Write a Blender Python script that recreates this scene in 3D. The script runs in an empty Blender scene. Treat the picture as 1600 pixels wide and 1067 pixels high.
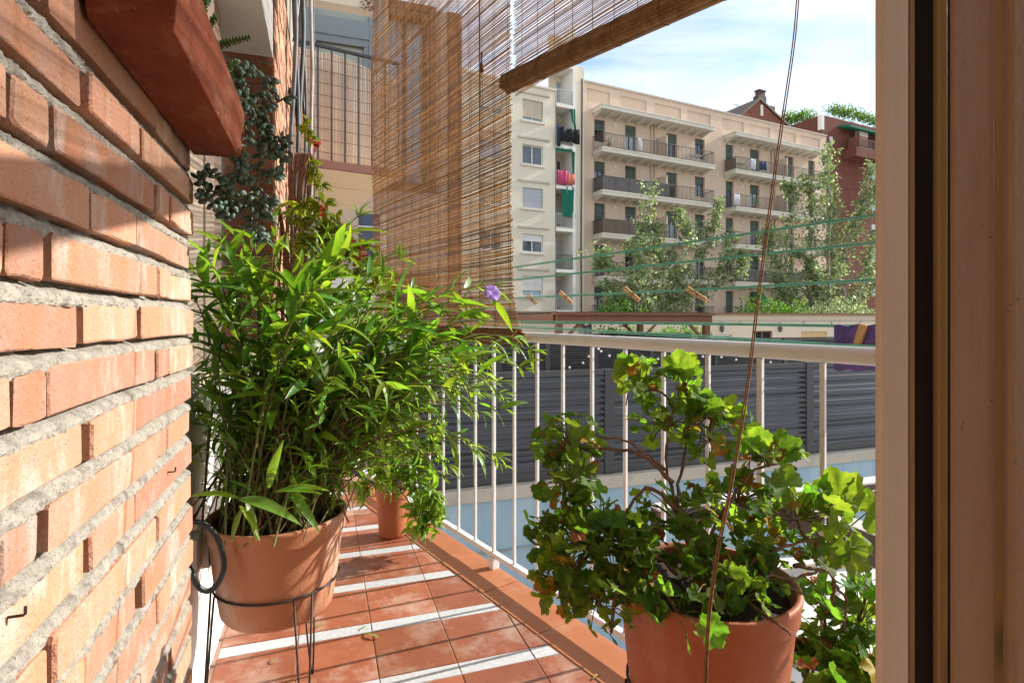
import bpy, bmesh, math, random
import numpy as np
from mathutils import Vector, Matrix
random.seed(11); rng = np.random.default_rng(11)
scene = bpy.context.scene
C = scene.collection

# ------------------------------------------------------------------ camera, sky, sun, exposure
# world axes: X = away from the house wall, Y = along the house wall (away), Z = up, balcony floor z = 0
F = 870.0; YH = 500.0; EYE = 1.05; TH = math.atan(295/870)
CT, ST = math.cos(TH), math.sin(TH)
cam_d = bpy.data.cameras.new('camera'); cam = bpy.data.objects.new('camera', cam_d); C.objects.link(cam)
cam.location = (0, 0, EYE); cam.rotation_euler = (math.pi/2, 0, -TH)
cam_d.sensor_width = 36; cam_d.lens = 36*F/1600; cam_d.shift_y = -33.5/1600
cam_d.clip_start = 0.02; cam_d.clip_end = 2000
scene.camera = cam

SUN_EL = math.radians(27.5); SUN_AZ = math.atan2(0.998, 0.066)      # from +Y towards +X
sdir = Vector((math.sin(SUN_AZ)*math.cos(SUN_EL), math.cos(SUN_AZ)*math.cos(SUN_EL), math.sin(SUN_EL)))
w = bpy.data.worlds.new('World'); scene.world = w; w.use_nodes = True
nt = w.node_tree; nt.nodes.clear()
def wn(t, **k):
    n = nt.nodes.new(t)
    for a, b in k.items(): setattr(n, a, b)
    return n
out = wn('ShaderNodeOutputWorld'); bg = wn('ShaderNodeBackground'); bg.inputs['Strength'].default_value = 0.15
sky = wn('ShaderNodeTexSky', sky_type='NISHITA', sun_disc=False)
sky.sun_elevation = SUN_EL; sky.sun_rotation = SUN_AZ; sky.air_density = 1.0; sky.dust_density = 0.6; sky.ozone_density = 1.2
tc = wn('ShaderNodeTexCoord'); mp = wn('ShaderNodeMapping'); mp.inputs['Scale'].default_value = (1.2, 1.6, 4.2)
mp.inputs['Location'].default_value = (0.35, 0.1, 0.0); mp.inputs['Rotation'].default_value = (0.25, 0.12, 0.3)
nz = wn('ShaderNodeTexNoise'); nz.inputs['Scale'].default_value = 1.5; nz.inputs['Detail'].default_value = 9; nz.inputs['Roughness'].default_value = 0.56
nz.inputs['Distortion'].default_value = 0.9
cr = wn('ShaderNodeValToRGB'); cr.color_ramp.elements[0].position = 0.31; cr.color_ramp.elements[1].position = 0.60
cr.color_ramp.elements[1].color = (0.92, 0.92, 0.92, 1)
mx = wn('ShaderNodeMix', data_type='RGBA'); mx.inputs[7].default_value = (5.4, 5.5, 5.65, 1)
L = nt.links.new
L(tc.outputs['Generated'], mp.inputs['Vector']); L(mp.outputs['Vector'], nz.inputs['Vector']); L(nz.outputs['Fac'], cr.inputs['Fac'])
L(cr.outputs['Color'], mx.inputs[0]); L(sky.outputs['Color'], mx.inputs[6]); L(mx.outputs[2], bg.inputs['Color']); L(bg.outputs[0], out.inputs['Surface'])
sd = bpy.data.lights.new('sun', 'SUN'); sd.energy = 5.0; sd.angle = math.radians(0.5); sd.color = (1.0, 0.95, 0.875)
sun = bpy.data.objects.new('sun', sd); C.objects.link(sun)
sun.rotation_euler = sdir.to_track_quat('Z', 'Y').to_euler()
vs = scene.view_settings; vs.view_transform = 'Standard'; vs.look = 'None'; vs.gamma = 1; vs.exposure = 0.75; vs.use_curve_mapping = False
scene.render.engine = 'CYCLES'
scene.cycles.max_bounces = 4; scene.cycles.diffuse_bounces = 3; scene.cycles.glossy_bounces = 2; scene.cycles.transmission_bounces = 3; scene.cycles.transparent_max_bounces = 4
scene.cycles.caustics_reflective = False; scene.cycles.caustics_refractive = False

# ------------------------------------------------------------------ measuring helpers (photo direction -> point on a real plane)
def ray(px, py):
    u = (px-800)/F; v = -(py-YH)/F
    return Vector((u*CT+ST, -u*ST+CT, v))
PHI = math.radians(7.6); PV = Vector((17.6, 36.5)); CP, SPH = math.cos(PHI), math.sin(PHI)
def on_s(px, py, s):
    r = ray(px, py)
    if s > 30:                                                       # the far street is turned against the house: local (along, depth) coordinates
        bx, by = PV.x-SPH*(s-36.5), PV.y+CP*(s-36.5)                  # line (bx,by)+t*(CP,SPH) meets k*(r.x,r.y)
        det = r.x*SPH-r.y*CP; k = (bx*SPH-by*CP)/det; t = (bx*r.y-by*r.x)/det
        return Vector((PV.x+t, s, EYE+r.z*k))
    k = s/r.y; return Vector((r.x*k, s, EYE+r.z*k))
def on_n(px, py, n): r = ray(px, py); k = n/r.x; return Vector((n, r.y*k, EYE+r.z*k))
def on_z(px, py, z): r = ray(px, py); k = (z-EYE)/r.z; return Vector((r.x*k, r.y*k, z))
def at(px, py, d): r = ray(px, py); return Vector((0, 0, EYE)) + r*d
RD = Vector((0.282, -0.959, 0)); RN = Vector((0.959, 0.282, 0)); RP = Vector((0.678, 2.275, 0))
def R(t, off, z): return RP + RD*t + RN*off + Vector((0, 0, z))
def on_r(px, py, off=0.0):                                          # on the vertical plane of the railing
    r = ray(px, py); k = (RP+RN*off).dot(RN)/r.dot(RN); return Vector((0, 0, EYE)) + r*k

# ------------------------------------------------------------------ mesh helpers
def wloc(o):
    v = Vector((0, 0, 0))
    while o is not None: v += o.location; o = o.parent
    return v
def link(name, me, parent=None, loc=None):
    o = bpy.data.objects.new(name, me); C.objects.link(o)
    if parent is not None: o.parent = parent
    if loc is not None: o.location = loc
    return o
def tag(o, label=None, cat=None, group=None, kind=None):
    if label: o['label'] = label
    if cat: o['category'] = cat
    if group: o['group'] = group
    if kind: o['kind'] = kind
    return o
def thing(name, loc, label, cat, group=None):
    return tag(link(name, None, None, Vector(loc)), label, cat, group)
class MB:
    def __init__(self): self.v = []; self.f = []; self.m = []; self.mi = 0
    def add(self, vs, fs):
        b = len(self.v); self.v += [tuple(p) for p in vs]; self.f += [tuple(i+b for i in f) for f in fs]; self.m += [self.mi]*len(fs)
    def box(self, a, b):
        x0, y0, z0 = a; x1, y1, z1 = b
        if x0 > x1: x0, x1 = x1, x0
        if y0 > y1: y0, y1 = y1, y0
        if z0 > z1: z0, z1 = z1, z0
        self.add([(x0,y0,z0),(x1,y0,z0),(x1,y1,z0),(x0,y1,z0),(x0,y0,z1),(x1,y0,z1),(x1,y1,z1),(x0,y1,z1)],
                 [(0,3,2,1),(4,5,6,7),(0,1,5,4),(1,2,6,5),(2,3,7,6),(3,0,4,7)]); return self
    def bar(self, p, q, w, h, up=(0,0,1)):                          # box beam from p to q, w wide, h high
        p, q = Vector(p), Vector(q); d = (q-p).normalized(); s = d.cross(Vector(up))
        if s.length < 1e-4: s = d.cross(Vector((1,0,0)))
        s.normalize(); u = s.cross(d); s = s*(w/2); u = u*(h/2)
        self.add([p-s-u,p+s-u,p+s+u,p-s+u,q-s-u,q+s-u,q+s+u,q-s+u],[(0,1,2,3),(4,7,6,5),(0,4,5,1),(1,5,6,2),(2,6,7,3),(3,7,4,0)]); return self
    def tube(self, pts, r, n=6, cap=True, sq=1.0):
        pts = [Vector(p) for p in pts]; k = len(pts); rs = r if hasattr(r, '__len__') else [r]*k
        vs = []; fs = []; s = None
        for i, p in enumerate(pts):
            d = (pts[min(i+1,k-1)]-pts[max(i-1,0)]).normalized()
            if s is None:
                s = d.cross(Vector((0,0,1)))
                if s.length < 0.05: s = d.cross(Vector((1,0,0)))
            s = (s - d*s.dot(d)).normalized(); u = d.cross(s)
            for j in range(n):
                a = 2*math.pi*(j+0.5)/n; vs.append(p+s*(math.cos(a)*rs[i])+u*(math.sin(a)*rs[i]*sq))
        for i in range(k-1):
            for j in range(n): fs.append((i*n+j, i*n+(j+1)%n, (i+1)*n+(j+1)%n, (i+1)*n+j))
        if cap: fs.append(tuple(range(n-1,-1,-1))); fs.append(tuple(range((k-1)*n, k*n)))
        self.add(vs, fs); return self
    def lathe(self, prof, c, n=40):
        c = Vector(c); vs = []; fs = []; k = len(prof)
        for r, z in prof:
            for j in range(n):
                a = 2*math.pi*j/n; vs.append(c+Vector((r*math.cos(a), r*math.sin(a), z)))
        for i in range(k-1):
            for j in range(n): fs.append((i*n+j, i*n+(j+1)%n, (i+1)*n+(j+1)%n, (i+1)*n+j))
        self.add(vs, fs); return self
    def quad(self, *p): self.add(p, [tuple(range(len(p)))]); return self
    def prism(self, poly, d):                                        # polygon (list of points) extruded by vector d
        n = len(poly); d = Vector(d); a = [Vector(p) for p in poly]
        self.add(a+[p+d for p in a], [tuple(range(n-1,-1,-1)), tuple(range(n,2*n))]+[(i,(i+1)%n,n+(i+1)%n,n+i) for i in range(n)]); return self
    def ball(self, c, r, nu=6, nv=4):
        c = Vector(c); r = r if hasattr(r,'__len__') else (r,r,r); vs = [c+Vector((0,0,-r[2]))]; fs = []
        for i in range(1, nv):
            b = -math.pi/2+math.pi*i/nv
            for j in range(nu):
                a = 2*math.pi*j/nu; vs.append(c+Vector((r[0]*math.cos(a)*math.cos(b), r[1]*math.sin(a)*math.cos(b), r[2]*math.sin(b))))
        vs.append(c+Vector((0,0,r[2]))); top = len(vs)-1
        for j in range(nu): fs.append((0, 1+(j+1)%nu, 1+j)); fs.append((top, 1+(nv-2)*nu+j, 1+(nv-2)*nu+(j+1)%nu))
        for i in range(nv-2):
            for j in range(nu): fs.append((1+i*nu+j, 1+i*nu+(j+1)%nu, 1+(i+1)*nu+(j+1)%nu, 1+(i+1)*nu+j))
        self.add(vs, fs); return self
    def mesh(self, name, mats, off=(0,0,0), smooth=False, fix=True):
        me = bpy.data.meshes.new(name); o = Vector(off)
        me.from_pydata([(p[0]-o.x, p[1]-o.y, p[2]-o.z) for p in self.v], [], self.f)
        for m in (mats if isinstance(mats, (list, tuple)) else [mats]): me.materials.append(m)
        if isinstance(mats, (list, tuple)): me.polygons.foreach_set('material_index', self.m)
        if smooth: me.polygons.foreach_set('use_smooth', [True]*len(me.polygons))
        me.update()
        if fix:
            bm = bmesh.new(); bm.from_mesh(me); bmesh.ops.recalc_face_normals(bm, faces=bm.faces); bm.to_mesh(me); bm.free()
        return me
    def build(self, name, mats, parent=None, smooth=False, local=False, fix=True, bevel=0):
        if parent is not None:
            off = Vector((0,0,0)) if local else wloc(parent)
            o = link(name, self.mesh(name, mats, off, smooth, fix), parent)
        else:
            a = np.array(self.v); c = (a.min(0)+a.max(0))/2; c[2] = a[:,2].min()
            if local: c = np.zeros(3)
            o = link(name, self.mesh(name, mats, Vector(c), smooth, fix), None, Vector(c))
        if bevel:
            m = o.modifiers.new('bevel', 'BEVEL'); m.width = bevel; m.segments = 2; m.limit_method = 'ANGLE'
        return o
def lerp(a, b, t): return a+(b-a)*t
def bez(p0, p1, p2, n):
    p0, p1, p2 = Vector(p0), Vector(p1), Vector(p2)
    return [p0*(1-t)**2+p1*2*t*(1-t)+p2*t*t for t in [i/(n-1) for i in range(n)]]
def spline(ps, n):                                                   # Catmull-Rom through points
    ps = [Vector(p) for p in ps]; q = [ps[0]*2-ps[1]]+ps+[ps[-1]*2-ps[-2]]; o = []
    for i in range(1, len(q)-2):
        for k in range(n):
            t = k/n; a, b, c, d = q[i-1], q[i], q[i+1], q[i+2]
            o.append(0.5*((2*b)+(c-a)*t+(2*a-5*b+4*c-d)*t*t+(3*b-a-3*c+d)*t**3))
    o.append(ps[-1]); return o
U = random.uniform

# ------------------------------------------------------------------ materials
def pm(name, c1, c2=None, scale=8.0, rough=0.7, bump=0.0, bscale=60.0, rnd=0.0, stretch=(1,1,1), spec=0.3, trans=None, tfac=0.4, metal=0.0, c3=None, c3pos=0.62, hue=0.0, detail=4, speck=None, spos=0.66, sscale=240.0):
    """two-tone noise paint in world space; rnd = how far single objects / loose pieces differ"""
    m = bpy.data.materials.new(name); m.use_nodes = True; t = m.node_tree; N = t.nodes; K = t.links.new
    bs = N['Principled BSDF']; bs.inputs['Roughness'].default_value = rough; bs.inputs['Specular IOR Level'].default_value = spec; bs.inputs['Metallic'].default_value = metal
    c2 = c2 or tuple(x*0.82 for x in c1)
    geo = N.new('ShaderNodeNewGeometry'); mpn = N.new('ShaderNodeMapping'); mpn.inputs['Scale'].default_value = stretch
    K(geo.outputs['Position'], mpn.inputs['Vector'])
    n1 = N.new('ShaderNodeTexNoise'); n1.inputs['Scale'].default_value = scale; n1.inputs['Detail'].default_value = detail; n1.inputs['Roughness'].default_value = 0.6
    K(mpn.outputs['Vector'], n1.inputs['Vector'])
    rp = N.new('ShaderNodeValToRGB'); rp.color_ramp.elements[0].position = 0.34; rp.color_ramp.elements[1].position = 0.66
    K(n1.outputs['Fac'], rp.inputs['Fac'])
    mix = N.new('ShaderNodeMix'); mix.data_type = 'RGBA'; mix.inputs[6].default_value = (*c1, 1); mix.inputs[7].default_value = (*c2, 1)
    K(rp.outputs['Color'], mix.inputs[0]); col = mix.outputs[2]
    if c3:
        n3 = N.new('ShaderNodeTexNoise'); n3.inputs['Scale'].default_value = scale*0.6; n3.inputs['Detail'].default_value = 5; n3.inputs['Roughness'].default_value = 0.7
        mp3 = N.new('ShaderNodeMapping'); mp3.inputs['Location'].default_value = (7.3, 2.1, 4.4); mp3.inputs['Scale'].default_value = stretch
        K(geo.outputs['Position'], mp3.inputs['Vector']); K(mp3.outputs['Vector'], n3.inputs['Vector'])
        r3 = N.new('ShaderNodeValToRGB'); r3.color_ramp.elements[0].position = c3pos-0.08; r3.color_ramp.elements[1].position = c3pos+0.1
        K(n3.outputs['Fac'], r3.inputs['Fac']); m3 = N.new('ShaderNodeMix'); m3.data_type = 'RGBA'; m3.inputs[7].default_value = (*c3, 1)
        K(r3.outputs['Color'], m3.inputs[0]); K(col, m3.inputs[6]); col = m3.outputs[2]
    if rnd:
        oi = N.new('ShaderNodeObjectInfo'); ad = N.new('ShaderNodeMath'); ad.operation = 'ADD'; fr = N.new('ShaderNodeMath'); fr.operation = 'FRACT'
        K(oi.outputs['Random'], ad.inputs[0]); K(geo.outputs['Random Per Island'], ad.inputs[1]); K(ad.outputs[0], fr.inputs[0])
        hs = N.new('ShaderNodeHueSaturation'); mr = N.new('ShaderNodeMapRange'); mr.inputs['To Min'].default_value = 1-rnd; mr.inputs['To Max'].default_value = 1+rnd
        K(fr.outputs[0], mr.inputs['Value']); K(mr.outputs[0], hs.inputs['Value']); K(col, hs.inputs['Color'])
        if hue:
            m5 = N.new('ShaderNodeMath'); m5.operation = 'MULTIPLY'; m5.inputs[1].default_value = 7.31; f5 = N.new('ShaderNodeMath'); f5.operation = 'FRACT'
            h5 = N.new('ShaderNodeMapRange'); h5.inputs['To Min'].default_value = 0.5-hue; h5.inputs['To Max'].default_value = 0.5+hue
            K(fr.outputs[0], m5.inputs[0]); K(m5.outputs[0], f5.inputs[0]); K(f5.outputs[0], h5.inputs['Value']); K(h5.outputs[0], hs.inputs['Hue'])
        col = hs.outputs['Color']
    if speck:
        n4 = N.new('ShaderNodeTexNoise'); n4.inputs['Scale'].default_value = sscale; n4.inputs['Detail'].default_value = 3
        K(geo.outputs['Position'], n4.inputs['Vector']); r4 = N.new('ShaderNodeValToRGB'); r4.color_ramp.elements[0].position = spos; r4.color_ramp.elements[1].position = spos+0.05
        K(n4.outputs['Fac'], r4.inputs['Fac']); m4 = N.new('ShaderNodeMix'); m4.data_type = 'RGBA'; m4.inputs[7].default_value = (*speck, 1)
        K(r4.outputs['Color'], m4.inputs[0]); K(col, m4.inputs[6]); col = m4.outputs[2]
    K(col, bs.inputs['Base Color'])
    if bump:
        n2 = N.new('ShaderNodeTexNoise'); n2.inputs['Scale'].default_value = bscale; n2.inputs['Detail'].default_value = 3; n2.inputs['Roughness'].default_value = 0.65
        K(mpn.outputs['Vector'] if stretch == (1,1,1) else geo.outputs['Position'], n2.inputs['Vector'])
        bp = N.new('ShaderNodeBump'); bp.inputs['Strength'].default_value = min(1, bump); bp.inputs['Distance'].default_value = 0.25/bscale*max(1, bump)
        K(n2.outputs['Fac'], bp.inputs['Height']); K(bp.outputs['Normal'], bs.inputs['Normal'])
    if trans:
        tb = N.new('ShaderNodeBsdfTranslucent'); ms = N.new('ShaderNodeMixShader'); ms.inputs[0].default_value = tfac
        tm = N.new('ShaderNodeMix'); tm.data_type = 'RGBA'; tm.blend_type = 'MULTIPLY'; tm.inputs[0].default_value = 1; tm.inputs[7].default_value = (*trans, 1)
        K(col, tm.inputs[6]); K(tm.outputs[2], tb.inputs['Color'])
        K(bs.outputs[0], ms.inputs[1]); K(tb.outputs[0], ms.inputs[2]); K(ms.outputs[0], N['Material Output'].inputs['Surface'])
    return m
M = {}
M['brick'] = pm('brick_clay', (0.455,0.215,0.122), (0.44,0.262,0.19), 11, 0.92, 1.6, 130, rnd=0.20, stretch=(1,2.0,0.9), c3=(0.50,0.395,0.335), c3pos=0.60, spec=0.08, hue=0.004, detail=8, speck=(0.19,0.09,0.06), spos=0.645, sscale=330)
M['brick2'] = pm('brick_clay_far', (0.34,0.15,0.08), (0.30,0.145,0.085), 5, 0.9, 0.8, 60, rnd=0.25, spec=0.1)  # darker copy of the brick, with the reveal's shade in its colour
M['mortar'] = pm('mortar', (0.37,0.34,0.29), (0.28,0.255,0.215), 60, 0.95, 2.0, 300, spec=0.05, c3=(0.20,0.175,0.145), c3pos=0.58, speck=(0.11,0.095,0.075), spos=0.62, sscale=480)
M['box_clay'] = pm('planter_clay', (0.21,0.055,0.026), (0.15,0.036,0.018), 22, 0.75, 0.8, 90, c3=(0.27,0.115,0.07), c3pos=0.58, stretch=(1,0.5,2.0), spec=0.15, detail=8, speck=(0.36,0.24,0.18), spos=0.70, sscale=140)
M['pot'] = pm('terracotta_pot', (0.42,0.175,0.09), (0.46,0.205,0.11), 6, 0.75, 0.5, 120, c3=(0.58,0.41,0.32), c3pos=0.57, stretch=(1,1,0.4), spec=0.15, detail=6, speck=(0.25,0.10,0.05), spos=0.68, sscale=120)
M['pot_dark'] = pm('terracotta_pot_red', (0.36,0.10,0.040), (0.41,0.13,0.058), 7, 0.55, 0.4, 120, c3=(0.47,0.24,0.16), c3pos=0.60, spec=0.3, stretch=(1,1,0.5), speck=(0.20,0.06,0.03), spos=0.70, sscale=150)
M['tile'] = pm('floor_tile', (0.34,0.115,0.058), (0.28,0.085,0.042), 9, 0.5, 0.4, 140, rnd=0.22, c3=(0.44,0.27,0.20), c3pos=0.57, spec=0.3, detail=7, speck=(0.18,0.065,0.04), spos=0.66, sscale=120)
M['coping'] = pm('coping_tile', (0.43,0.165,0.075), (0.385,0.14,0.062), 8, 0.6, 0.3, 140, rnd=0.07, c3=(0.48,0.26,0.16), c3pos=0.64)
M['strip'] = pm('white_marble_strip', (0.56,0.57,0.57), (0.44,0.45,0.46), 70, 0.5, 0.1, 200, rnd=0.06, c3=(0.36,0.36,0.36), c3pos=0.66)
M['grout'] = pm('grout', (0.42,0.27,0.20), (0.24,0.13,0.09), 12, 0.9, 0.4, 200)
M['white'] = pm('white_paint', (0.78,0.78,0.77), (0.73,0.73,0.72), 14, 0.42, 0.12, 90, c3=(0.55,0.51,0.46), c3pos=0.70, spec=0.45, speck=(0.40,0.30,0.22), spos=0.76, sscale=110)
M['white_wall'] = pm('white_wall_paint', (0.78,0.77,0.76), (0.72,0.71,0.70), 6, 0.8, 0.3, 60)
M['frame'] = pm('door_frame_paint', (0.39,0.29,0.22), (0.36,0.26,0.19), 5, 0.55, 0.5, 40, c3=(0.27,0.185,0.135), c3pos=0.68, stretch=(9,9,1), spec=0.35, detail=8)  # white paint turned tan: shade and warm bounce are in the colour
M['frame_dark'] = pm('frame_edge', (0.30,0.19,0.08), (0.26,0.16,0.07), 6, 0.5, 0.1, 60, stretch=(6,6,1))
M['black'] = pm('black_gap', (0.012,0.010,0.010), None, 5, 0.6)
M['rubber'] = pm('black_rubber', (0.018,0.018,0.02), None, 20, 0.42, 0.1, 200, spec=0.5)
M['iron'] = pm('dark_iron_wire', (0.035,0.03,0.028), (0.07,0.05,0.04), 60, 0.5, 0.3, 300, metal=0.4)
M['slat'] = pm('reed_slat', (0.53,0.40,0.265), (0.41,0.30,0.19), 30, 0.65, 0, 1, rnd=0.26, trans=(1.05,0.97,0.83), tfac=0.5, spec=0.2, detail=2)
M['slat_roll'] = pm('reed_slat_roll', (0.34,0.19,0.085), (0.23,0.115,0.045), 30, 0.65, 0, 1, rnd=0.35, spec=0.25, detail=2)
M['thread'] = pm('blind_thread', (0.22,0.11,0.05), None, 20, 0.9)
M['twine'] = pm('brown_twine', (0.20,0.085,0.035), (0.30,0.15,0.07), 120, 0.9, 0.5, 600)
M['green_line'] = pm('green_washing_line', (0.10,0.36,0.25), (0.14,0.42,0.30), 20, 0.5)
M['peg'] = pm('wooden_peg', (0.55,0.33,0.15), (0.46,0.25,0.10), 40, 0.7, 0.2, 200, stretch=(1,1,4))
M['towel'] = pm('purple_terry', (0.11,0.07,0.22), (0.14,0.10,0.27), 60, 0.95, 1.0, 500)
M['soil'] = pm('potting_soil', (0.03,0.02,0.014), (0.06,0.04,0.028), 60, 0.95, 1.5, 120)
M['leaf'] = pm('long_leaf', (0.145,0.275,0.045), (0.10,0.22,0.036), 30, 0.38, 0, 1, rnd=0.42, hue=0.026, trans=(2.6,2.25,0.65), tfac=0.48, spec=0.55, detail=2)
M['leaf_y'] = pm('young_leaf', (0.20,0.31,0.035), (0.15,0.27,0.03), 30, 0.42, 0, 1, rnd=0.25, hue=0.02, trans=(2.2,2.0,0.8), tfac=0.48, spec=0.45, detail=2)
M['gleaf'] = pm('geranium_leaf', (0.105,0.195,0.034), (0.07,0.145,0.025), 90, 0.65, 0.8, 300, rnd=0.40, hue=0.03, trans=(3.0,2.7,0.8), tfac=0.48, spec=0.25, c3=(0.15,0.22,0.05), c3pos=0.6, detail=2)
M['gleaf_y'] = pm('geranium_yellow_leaf', (0.36,0.27,0.03), (0.28,0.12,0.025), 50, 0.6, 0.5, 220, rnd=0.3, hue=0.03, trans=(1.6,1.4,0.7), tfac=0.4)
M['gleaf_d'] = pm('geranium_dead_leaf', (0.22,0.085,0.035), (0.30,0.14,0.06), 50, 0.8, 0.6, 220, rnd=0.3, trans=(1.3,1.0,0.7), tfac=0.25)
M['vine_leaf'] = pm('vine_leaf', (0.30,0.36,0.035), (0.19,0.28,0.025), 40, 0.45, 0, 1, rnd=0.35, hue=0.03, trans=(1.9,1.7,0.6), tfac=0.45, detail=2)
M['succ'] = pm('succulent_leaf', (0.105,0.155,0.12), (0.065,0.115,0.08), 60, 0.5, 0.2, 300, rnd=0.35, hue=0.02, spec=0.3)
M['succ2'] = pm('green_succulent_leaf', (0.10,0.16,0.04), (0.07,0.13,0.03), 60, 0.5, 0.1, 300, rnd=0.3)
M['stem'] = pm('green_stem', (0.12,0.17,0.04), (0.16,0.11,0.05), 20, 0.6, rnd=0.2)
M['wood_stem'] = pm('woody_stem', (0.13,0.07,0.04), (0.22,0.13,0.08), 60, 0.85, 1.0, 180, rnd=0.15)
M['red_petal'] = pm('red_petal', (0.62,0.03,0.04), (0.50,0.02,0.05), 40, 0.5, rnd=0.2, trans=(1.3,1,1), tfac=0.35)
M['orange_petal'] = pm('orange_petal', (0.72,0.16,0.03), (0.70,0.08,0.03), 40, 0.5, rnd=0.2, trans=(1.3,1,1), tfac=0.35)
M['purple_petal'] = pm('purple_petal', (0.42,0.25,0.72), (0.34,0.18,0.62), 60, 0.5, 0.2, 200, trans=(1.3,1.2,1.3), tfac=0.4)
M['louvre'] = pm('grey_louvre', (0.052,0.054,0.059), (0.042,0.044,0.049), 3, 0.36, 0, 1, rnd=0.14, spec=0.5, speck=(0.10,0.10,0.10), spos=0.72, sscale=14)
M['louvre_dark'] = pm('dark_louvre', (0.045,0.048,0.055), None, 3, 0.45)
M['concrete'] = pm('concrete_ledge', (0.50,0.45,0.38), (0.42,0.38,0.32), 3, 0.85, 0.4, 20, c3=(0.34,0.31,0.27), c3pos=0.62)
M['blue_wall'] = pm('pale_blue_wall', (0.30,0.43,0.52), (0.26,0.385,0.475), 1.2, 0.8, 0.2, 12, c3=(0.37,0.48,0.55), c3pos=0.57, stretch=(2,2,0.35), speck=(0.22,0.29,0.34), spos=0.7, sscale=9)
M['peach'] = pm('peach_render', (0.63,0.495,0.385), (0.59,0.455,0.35), 0.5, 0.9, 0.2, 4, c3=(0.49,0.37,0.285), c3pos=0.60, stretch=(1,1,0.22), detail=6)
M['cream'] = pm('cream_render', (0.67,0.62,0.51), (0.62,0.57,0.465), 0.5, 0.9, 0.2, 4, c3=(0.52,0.475,0.39), c3pos=0.60, stretch=(1,1,0.22), detail=6)
M['cream2'] = pm('low_cream_render', (0.68,0.58,0.44), (0.64,0.54,0.41), 0.6, 0.9, 0.2, 4)
M['slab'] = pm('pale_slab_render', (0.66,0.62,0.54), (0.60,0.56,0.48), 1.0, 0.85)
M['pier'] = pm('white_pier_render', (0.74,0.72,0.66), (0.70,0.68,0.62), 1.0, 0.85)
M['redbrick'] = pm('red_brick_far', (0.155,0.056,0.038), (0.13,0.045,0.032), 1.6, 0.9, 0.3, 8, c3=(0.19,0.08,0.055))
M['redbrick2'] = pm('gable_brick_far', (0.24,0.10,0.062), (0.18,0.075,0.05), 2.0, 0.9, 0.3, 8)
M['shutter_g'] = pm('green_roller_shutter', (0.085,0.115,0.098), (0.065,0.09,0.078), 2, 0.6, rnd=0.25)
M['shutter_w'] = pm('white_roller_shutter', (0.66,0.66,0.64), (0.60,0.60,0.58), 2, 0.6, rnd=0.05)
M['shutter_b'] = pm('beige_roller_shutter', (0.50,0.44,0.34), (0.45,0.39,0.30), 2, 0.6)
M['shutter_l'] = pm('grey_blue_shutter', (0.40,0.42,0.46), (0.37,0.39,0.43), 2, 0.6)
M['glass'] = pm('window_glass', (0.035,0.05,0.075), (0.09,0.13,0.19), 0.8, 0.06, 0, 1, rnd=0.4, spec=0.9)
M['glass_b'] = pm('bluish_window', (0.26,0.38,0.48), (0.34,0.45,0.54), 0.9, 0.15, rnd=0.1, spec=0.7)
M['dark'] = pm('dark_opening', (0.02,0.018,0.018), None, 2, 0.8)
M['wframe'] = pm('window_frame_brown', (0.10,0.07,0.05), None, 2, 0.6)
M['wframe_w'] = pm('window_frame_white', (0.72,0.72,0.70), None, 2, 0.5)
M['rail_far'] = pm('far_railing', (0.11,0.10,0.09), None, 3, 0.6)
M['rail_farw'] = pm('far_white_railing', (0.55,0.54,0.52), None, 3, 0.6)
M['screen'] = pm('balcony_screen', (0.23,0.175,0.13), (0.19,0.14,0.105), 3, 0.85, stretch=(6,6,1))
M['screen_g'] = pm('grey_balcony_screen', (0.20,0.19,0.185), (0.17,0.16,0.155), 3, 0.85)
M['green_cloth'] = pm('green_awning_cloth', (0.02,0.22,0.14), (0.02,0.18,0.12), 2, 0.8, trans=(1.2,1.2,1.2), tfac=0.25)
M['black_cloth'] = pm('black_cloth', (0.014,0.014,0.017), (0.022,0.022,0.028), 4, 0.9)
M['jean'] = pm('navy_cloth', (0.035,0.05,0.09), None, 4, 0.9)
M['pink_cloth'] = pm('pink_cloth', (0.50,0.07,0.16), None, 4, 0.9)
M['coral_cloth'] = pm('coral_cloth', (0.62,0.20,0.14), None, 4, 0.9)
M['pale_cloth'] = pm('pale_cloth', (0.62,0.62,0.66), (0.50,0.52,0.58), 4, 0.9)
M['pergola'] = pm('pergola_wood', (0.23,0.11,0.065), (0.19,0.085,0.05), 4, 0.7, 0.3, 30, stretch=(1,1,3))
M['darkbeam'] = pm('dark_beam_wood', (0.095,0.062,0.05), (0.075,0.048,0.038), 6, 0.7, 0.3, 40)
M['canvas'] = pm('white_canvas', (0.62,0.61,0.58), (0.54,0.53,0.50), 3, 0.9, 0.2, 20, c3=(0.45,0.43,0.40), c3pos=0.62)
M['bark'] = pm('pale_bark', (0.52,0.49,0.43), (0.36,0.34,0.29), 3, 0.9, 0.5, 10)
M['tleaf'] = pm('poplar_leaf', (0.22,0.27,0.155), (0.155,0.205,0.105), 1.5, 0.45, 0, 1, rnd=0.5, hue=0.025, trans=(1.6,1.7,0.95), tfac=0.42, spec=0.45, detail=2)
M['bleaf'] = pm('bush_leaf', (0.10,0.20,0.035), (0.07,0.15,0.03), 1.5, 0.5, 0, 1, rnd=0.4, hue=0.03, trans=(2,2,0.7), tfac=0.4)
M['reed'] = pm('pale_reed_screen', (0.80,0.69,0.60), (0.74,0.62,0.53), 6, 0.85, 0, 1, rnd=0.12, trans=(1.0,0.93,0.87), tfac=0.5, detail=2)
M['soffit'] = pm('yellow_soffit', (0.84,0.76,0.55), (0.80,0.71,0.50), 2, 0.85, 0.2, 20, c3=(0.70,0.60,0.40), c3pos=0.66)
M['redtrim'] = pm('red_brown_trim', (0.26,0.13,0.095), (0.23,0.115,0.085), 4, 0.8)
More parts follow.
